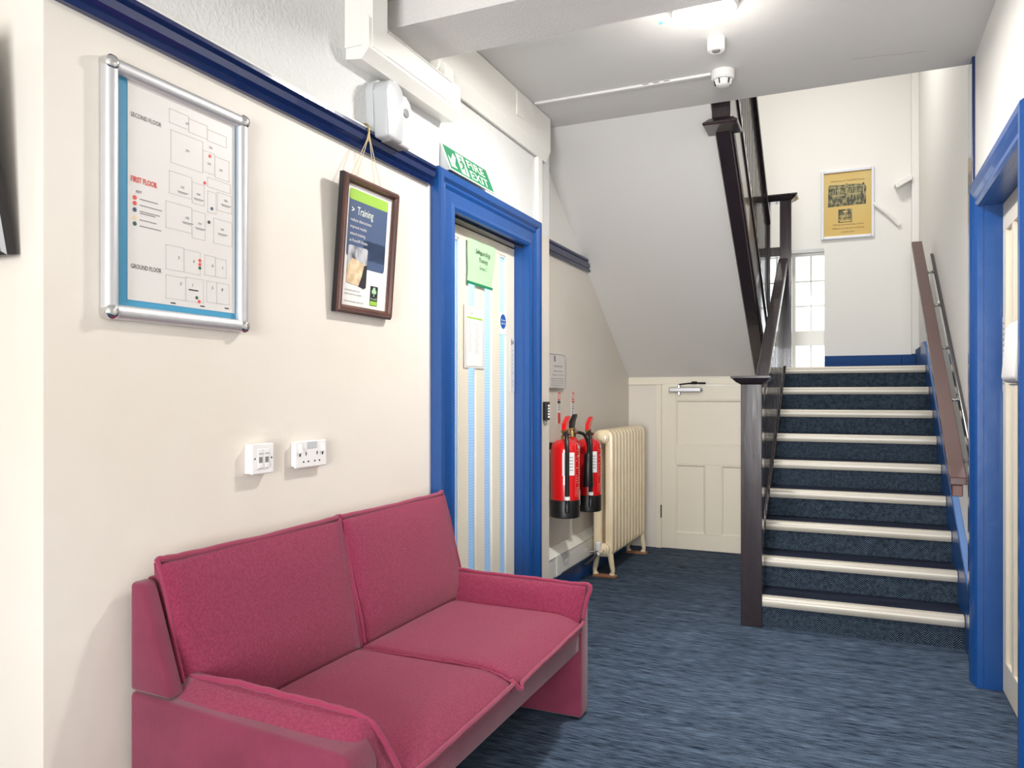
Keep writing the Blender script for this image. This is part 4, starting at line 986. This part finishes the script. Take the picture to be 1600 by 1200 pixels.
# ================================================================== dispenser and labels on the right door
t = thing('wall_dispenser', 'white rounded dispenser on the cream door at the right edge', 'dispenser', (.54, 3.08, 1.24))
bm = NB(); prism(bm, [(.566, 1.240), (.503, 1.243), (.488, 1.257), (.502, 1.440), (.525, 1.458), (.566, 1.462)], 'Y', 2.95, 3.17, .010, 3); obj('body', bm, 'plastic', t, smooth=True)
bm = NB(); prism(bm, [(.566, 1.232), (.515, 1.234), (.508, 1.239), (.566, 1.239)], 'Y', 2.965, 3.155, .001); obj('drip_base', bm, 'plasticg', t)
bm = NB()
pl = Plane((.51, 3.1712, 1.44), (-1, 0, 0), (0, 0, 1))
bm.free()
t = thing('door_edge_label', 'white instruction label on the edge of the right-hand door', 'label', (.566, 3.6, 1.2))
pl = Plane((.5665, 3.628, 1.215), (0, -1, 0), (0, 0, 1))
bm = NB(); pl.rect(bm, 0, .045, 0, .30, 0, .0015); sh = obj('strip', bm, 'paperg', t)
def f(bm):
    for k in range(12): pl.rect(bm, .012, .034, .270-.022*k, .278-.022*k, .0015, .0022)
printed('lettering', f, 'inkg', sh)
t = thing('fire_door_sign', 'round blue sign on the right-hand door behind the dispenser', 'sign', (.566, 3.5, 1.28))
pl = Plane((.5665, 3.575, 1.285), (0, -1, 0), (0, 0, 1))
bm = NB(); pl.rect(bm, 0, .09, 0, .10, 0, .0015); obj('plate', bm, 'label', t)
bm = NB(); pl.disc(bm, .045, .05, .04, .0015, .0025, n=28); dk = obj('disc', bm, 'signblue', t)
def f(bm): text(bm, pl, 'Fire door', .045, .054, .010, .0032, w=.055, align='CENTER'); text(bm, pl, 'keep shut', .045, .038, .010, .0032, w=.055, align='CENTER')
printed('lettering', f, 'exitw', dk)

# ================================================================== sofa
sf = thing('sofa', 'two-seat burgundy fabric sofa with piped cushions against the left wall', 'sofa', (-1.19, 2.0, 0))
def cushion(cor, bulge, n=14, pw=4):
    """cor: 8 corners indexed [i][j][k] (x,y,z); bulge: dict face->amount along its outward direction"""
    bm = bmesh.new()
    P = [[[Vector(cor[i][j][k]) for k in (0, 1)] for j in (0, 1)] for i in (0, 1)]
    def tri(u, v, w):
        r_ = Vector()
        for i in (0, 1):
            for j in (0, 1):
                for k in (0, 1): r_ += P[i][j][k]*((u if i else 1-u)*(v if j else 1-v)*(w if k else 1-w))
        return r_
    cache = {}
    def vert(a, b, c):
        key = (a, b, c)
        if key in cache: return cache[key]
        u, v, w = a/n, b/n, c/n
        p = tri(u, v, w); f = lambda t_: (1-abs(2*t_-1)**pw)
        for ax, (q, s) in enumerate(((u, (v, w)), (v, (u, w)), (w, (u, v)))):
            for sd, name in ((0, '-'), (1, '+')):
                if abs(q-sd) < 1e-6:
                    amt = bulge.get('xyz'[ax]+name, 0)
                    d = Vector([0, 0, 0]); d[ax] = 1 if sd else -1
                    nz = .0016*math.sin(9*s[0]+3*s[1]+ax)*math.sin(7*s[1]+1.7)
                    p = p+d*(amt*f(s[0])*f(s[1])+nz*f(s[0])*f(s[1]))
        cache[key] = bm.verts.new(p); return cache[key]
    for a in range(n):
        for b in range(n):
            for q in (0, n):
                bm.faces.new([vert(q, *t_) for t_ in ((a, b), (a+1, b), (a+1, b+1), (a, b+1))])
                bm.faces.new([vert(t_[0], q, t_[1]) for t_ in ((a, b), (a+1, b), (a+1, b+1), (a, b+1))])
                bm.faces.new([vert(*t_, q) for t_ in ((a, b), (a+1, b), (a+1, b+1), (a, b+1))])
    return bm
def corners(x0, x1, y0, y1, z0, z1):
    return [[[(x, y, z) for z in (z0, z1)] for y in (y0, y1)] for x in (x0, x1)]
def pip(parent, pts, r_=.0062, wob=.0025, nm='piping'):
    c = catm(pts, 10); c = [p+Vector((random.uniform(-wob, wob)*.4, 0, random.uniform(-wob, wob))) if 0 < i < len(c)-1 else p for i, p in enumerate(c)]
    c = [c[0]]+[(c[i-1]+c[i]*2+c[i+1])/4 for i in range(1, len(c)-1)]+[c[-1]]
    bm = NB(); tube(bm, c, r_, 8); return obj(nm, bm, 'pip', parent, smooth='all')
# arm panels reaching the floor
bm = NB(); prism(bm, [(-1.492, .0), (-.885, .0), (-.885, .460), (-.905, .494), (-1.492, .530)], 'Y', 1.228, 1.322, .012, 3); ar = obj('arm_panel', bm, 'fabd', sf, smooth=True)
bm = NB(); prism(bm, [(-1.488, .008), (-.905, .008), (-.905, .440), (-.92, .466), (-1.488, .480)], 'Y', 2.672, 2.760, .012, 3); ar2 = obj('arm_panel', bm, 'fabd', sf, smooth=True)
for y in (2.700, 1.27):
    bm = NB(); lathe(bm, [(.018, 0), (.018, .008)], (-.94, y, 0), 'Z', 14); obj('glide', bm, 'black', sf)
# back frame with a wedge shaped near end
bm = NB(); box(bm, -1.492, -1.474, 1.276, 2.655, .25, .780, .006); obj('back_panel', bm, 'fabd', sf, smooth=True)
bm = NB(); prism(bm, [(-1.492, .5305), (-1.366, .5275), (-1.455, .778), (-1.492, .778)], 'Y', 1.228, 1.274, .012, 3); obj('back_side', bm, 'fabd', sf, smooth=True)
bm = NB(); prism(bm, [(-1.492, .47), (-1.41, .47), (-1.41, .49), (-1.474, .70), (-1.492, .77)], 'Y', 2.615, 2.655, .006, 3); obj('back_side', bm, 'fabd', sf, smooth=True)
# seat base rail
bm = NB(); box(bm, -1.472, -.912, 1.320, 2.674, .252, .372, .010, 3); obj('seat_rail', bm, 'fabd', sf, smooth=True)
# seat cushions
def seat(y0, y1):
    cor = corners(-1.40, -.872, y0, y1, .362, .412)
    bm = cushion(cor, {'z+': .014, 'x+': .008}, 18, 8)
    for v in bm.verts:
        q = (v.co.z-.362)/.05
        if q > .01:
            t_ = min(max((v.co.x+.985)/.115, 0), 1); dz = -.032*t_*t_
            w_ = min(max((-1.25-v.co.x)/.15, 0), 1)
            v.co.z += (dz+.004*w_)*min(q, 1)
    return obj('seat_cushion', bm, 'fab', sf, smooth='all')
s1 = seat(1.395, 1.973); s2 = seat(1.975, 2.588)
pip(s1, [(-.884, 1.400, .378), (-.864, 1.45, .380), (-.862, 1.70, .384), (-.864, 1.93, .386), (-.868, 1.972, .392)])
pip(s2, [(-.872, 1.968, .396), (-.852, 1.990, .366), (-.860, 2.03, .378), (-.862, 2.30, .384), (-.866, 2.55, .390), (-.868, 2.590, .396)])
pip(s1, [(-1.38, 1.974, .414), (-1.2, 1.974, .415), (-1.0, 1.974, .414), (-.93, 1.974, .407), (-.868, 1.973, .388)], .0036)
# back cushions
def backc(y0, y1, yt0, yt1):
    cor = [[[(-1.470, y0, .415), (-1.474, yt0, .812)], [(-1.470, y1, .415), (-1.474, yt1, .812)]], [[(-1.384, y0, .410), (-1.446, yt0, .806)], [(-1.384, y1, .410), (-1.446, yt1, .806)]]]
    o = obj('back_cushion', cushion(cor, {'x+': .026, 'z+': .004}, 16), 'fab', sf, smooth='all')
    ym = (y0+y1)/2
    pip(o, [(-1.462, yt0-.002, .822), (-1.458, yt0+.05, .818), (-1.456, ym, .816), (-1.458, yt1-.05, .818), (-1.462, yt1+.001, .822)], .0075)
    pip(o, [(-1.462, yt0-.002, .822), (-1.444, yt0*.8+y0*.2, .76), (-1.418, (y0+yt0)/2, .62), (-1.392, y0, .50), (-1.382, y0, .43)], .0055)
    pip(o, [(-1.462, yt1+.001, .822), (-1.444, yt1*.8+y1*.2, .76), (-1.418, (y1+yt1)/2, .62), (-1.395, y1, .48), (-1.386, y1, .42)], .0045)
    return o
b1 = backc(1.300, 1.976, 1.280, 1.957); b2 = backc(1.984, 2.672, 1.966, 2.622)
# padded arm flaps folding up from the seat
cor = [[[(-1.405, 1.236, .512), (-1.405, 1.318, .552)], [(-1.40, 1.405, .372), (-1.405, 1.338, .552)]],
       [[(-.900, 1.240, .462), (-.93, 1.325, .522)], [(-.880, 1.420, .372), (-.925, 1.350, .522)]]]
a1 = obj('arm_cushion', cushion(cor, {'y-': .016, 'y+': .010, 'x+': .006, 'z+': .003}), 'fab', sf, smooth='all')
pip(a1, [(-1.408, 1.345, .548), (-1.412, 1.322, .556), (-1.395, 1.318, .545), (-1.30, 1.322, .551), (-1.20, 1.326, .547), (-1.08, 1.330, .539), (-.97, 1.336, .530), (-.925, 1.346, .514), (-.905, 1.362, .478), (-.885, 1.385, .420), (-.878, 1.402, .380)], .0072)
cor = [[[(-1.42, 2.575, .372), (-1.42, 2.640, .512)], [(-1.42, 2.715, .478), (-1.42, 2.665, .512)]],
       [[(-.885, 2.575, .372), (-.868, 2.612, .512)], [(-.900, 2.705, .455), (-.868, 2.640, .512)]]]
a2 = obj('arm_cushion', cushion(cor, {'y-': .014, 'y+': .014, 'x+': .008}), 'fab', sf, smooth='all')
pip(a2, [(-1.42, 2.648, .520), (-1.25, 2.642, .516), (-1.05, 2.634, .517), (-.93, 2.626, .514), (-.862, 2.622, .519), (-.852, 2.616, .505), (-.862, 2.600, .455), (-.868, 2.586, .405)], .0072)
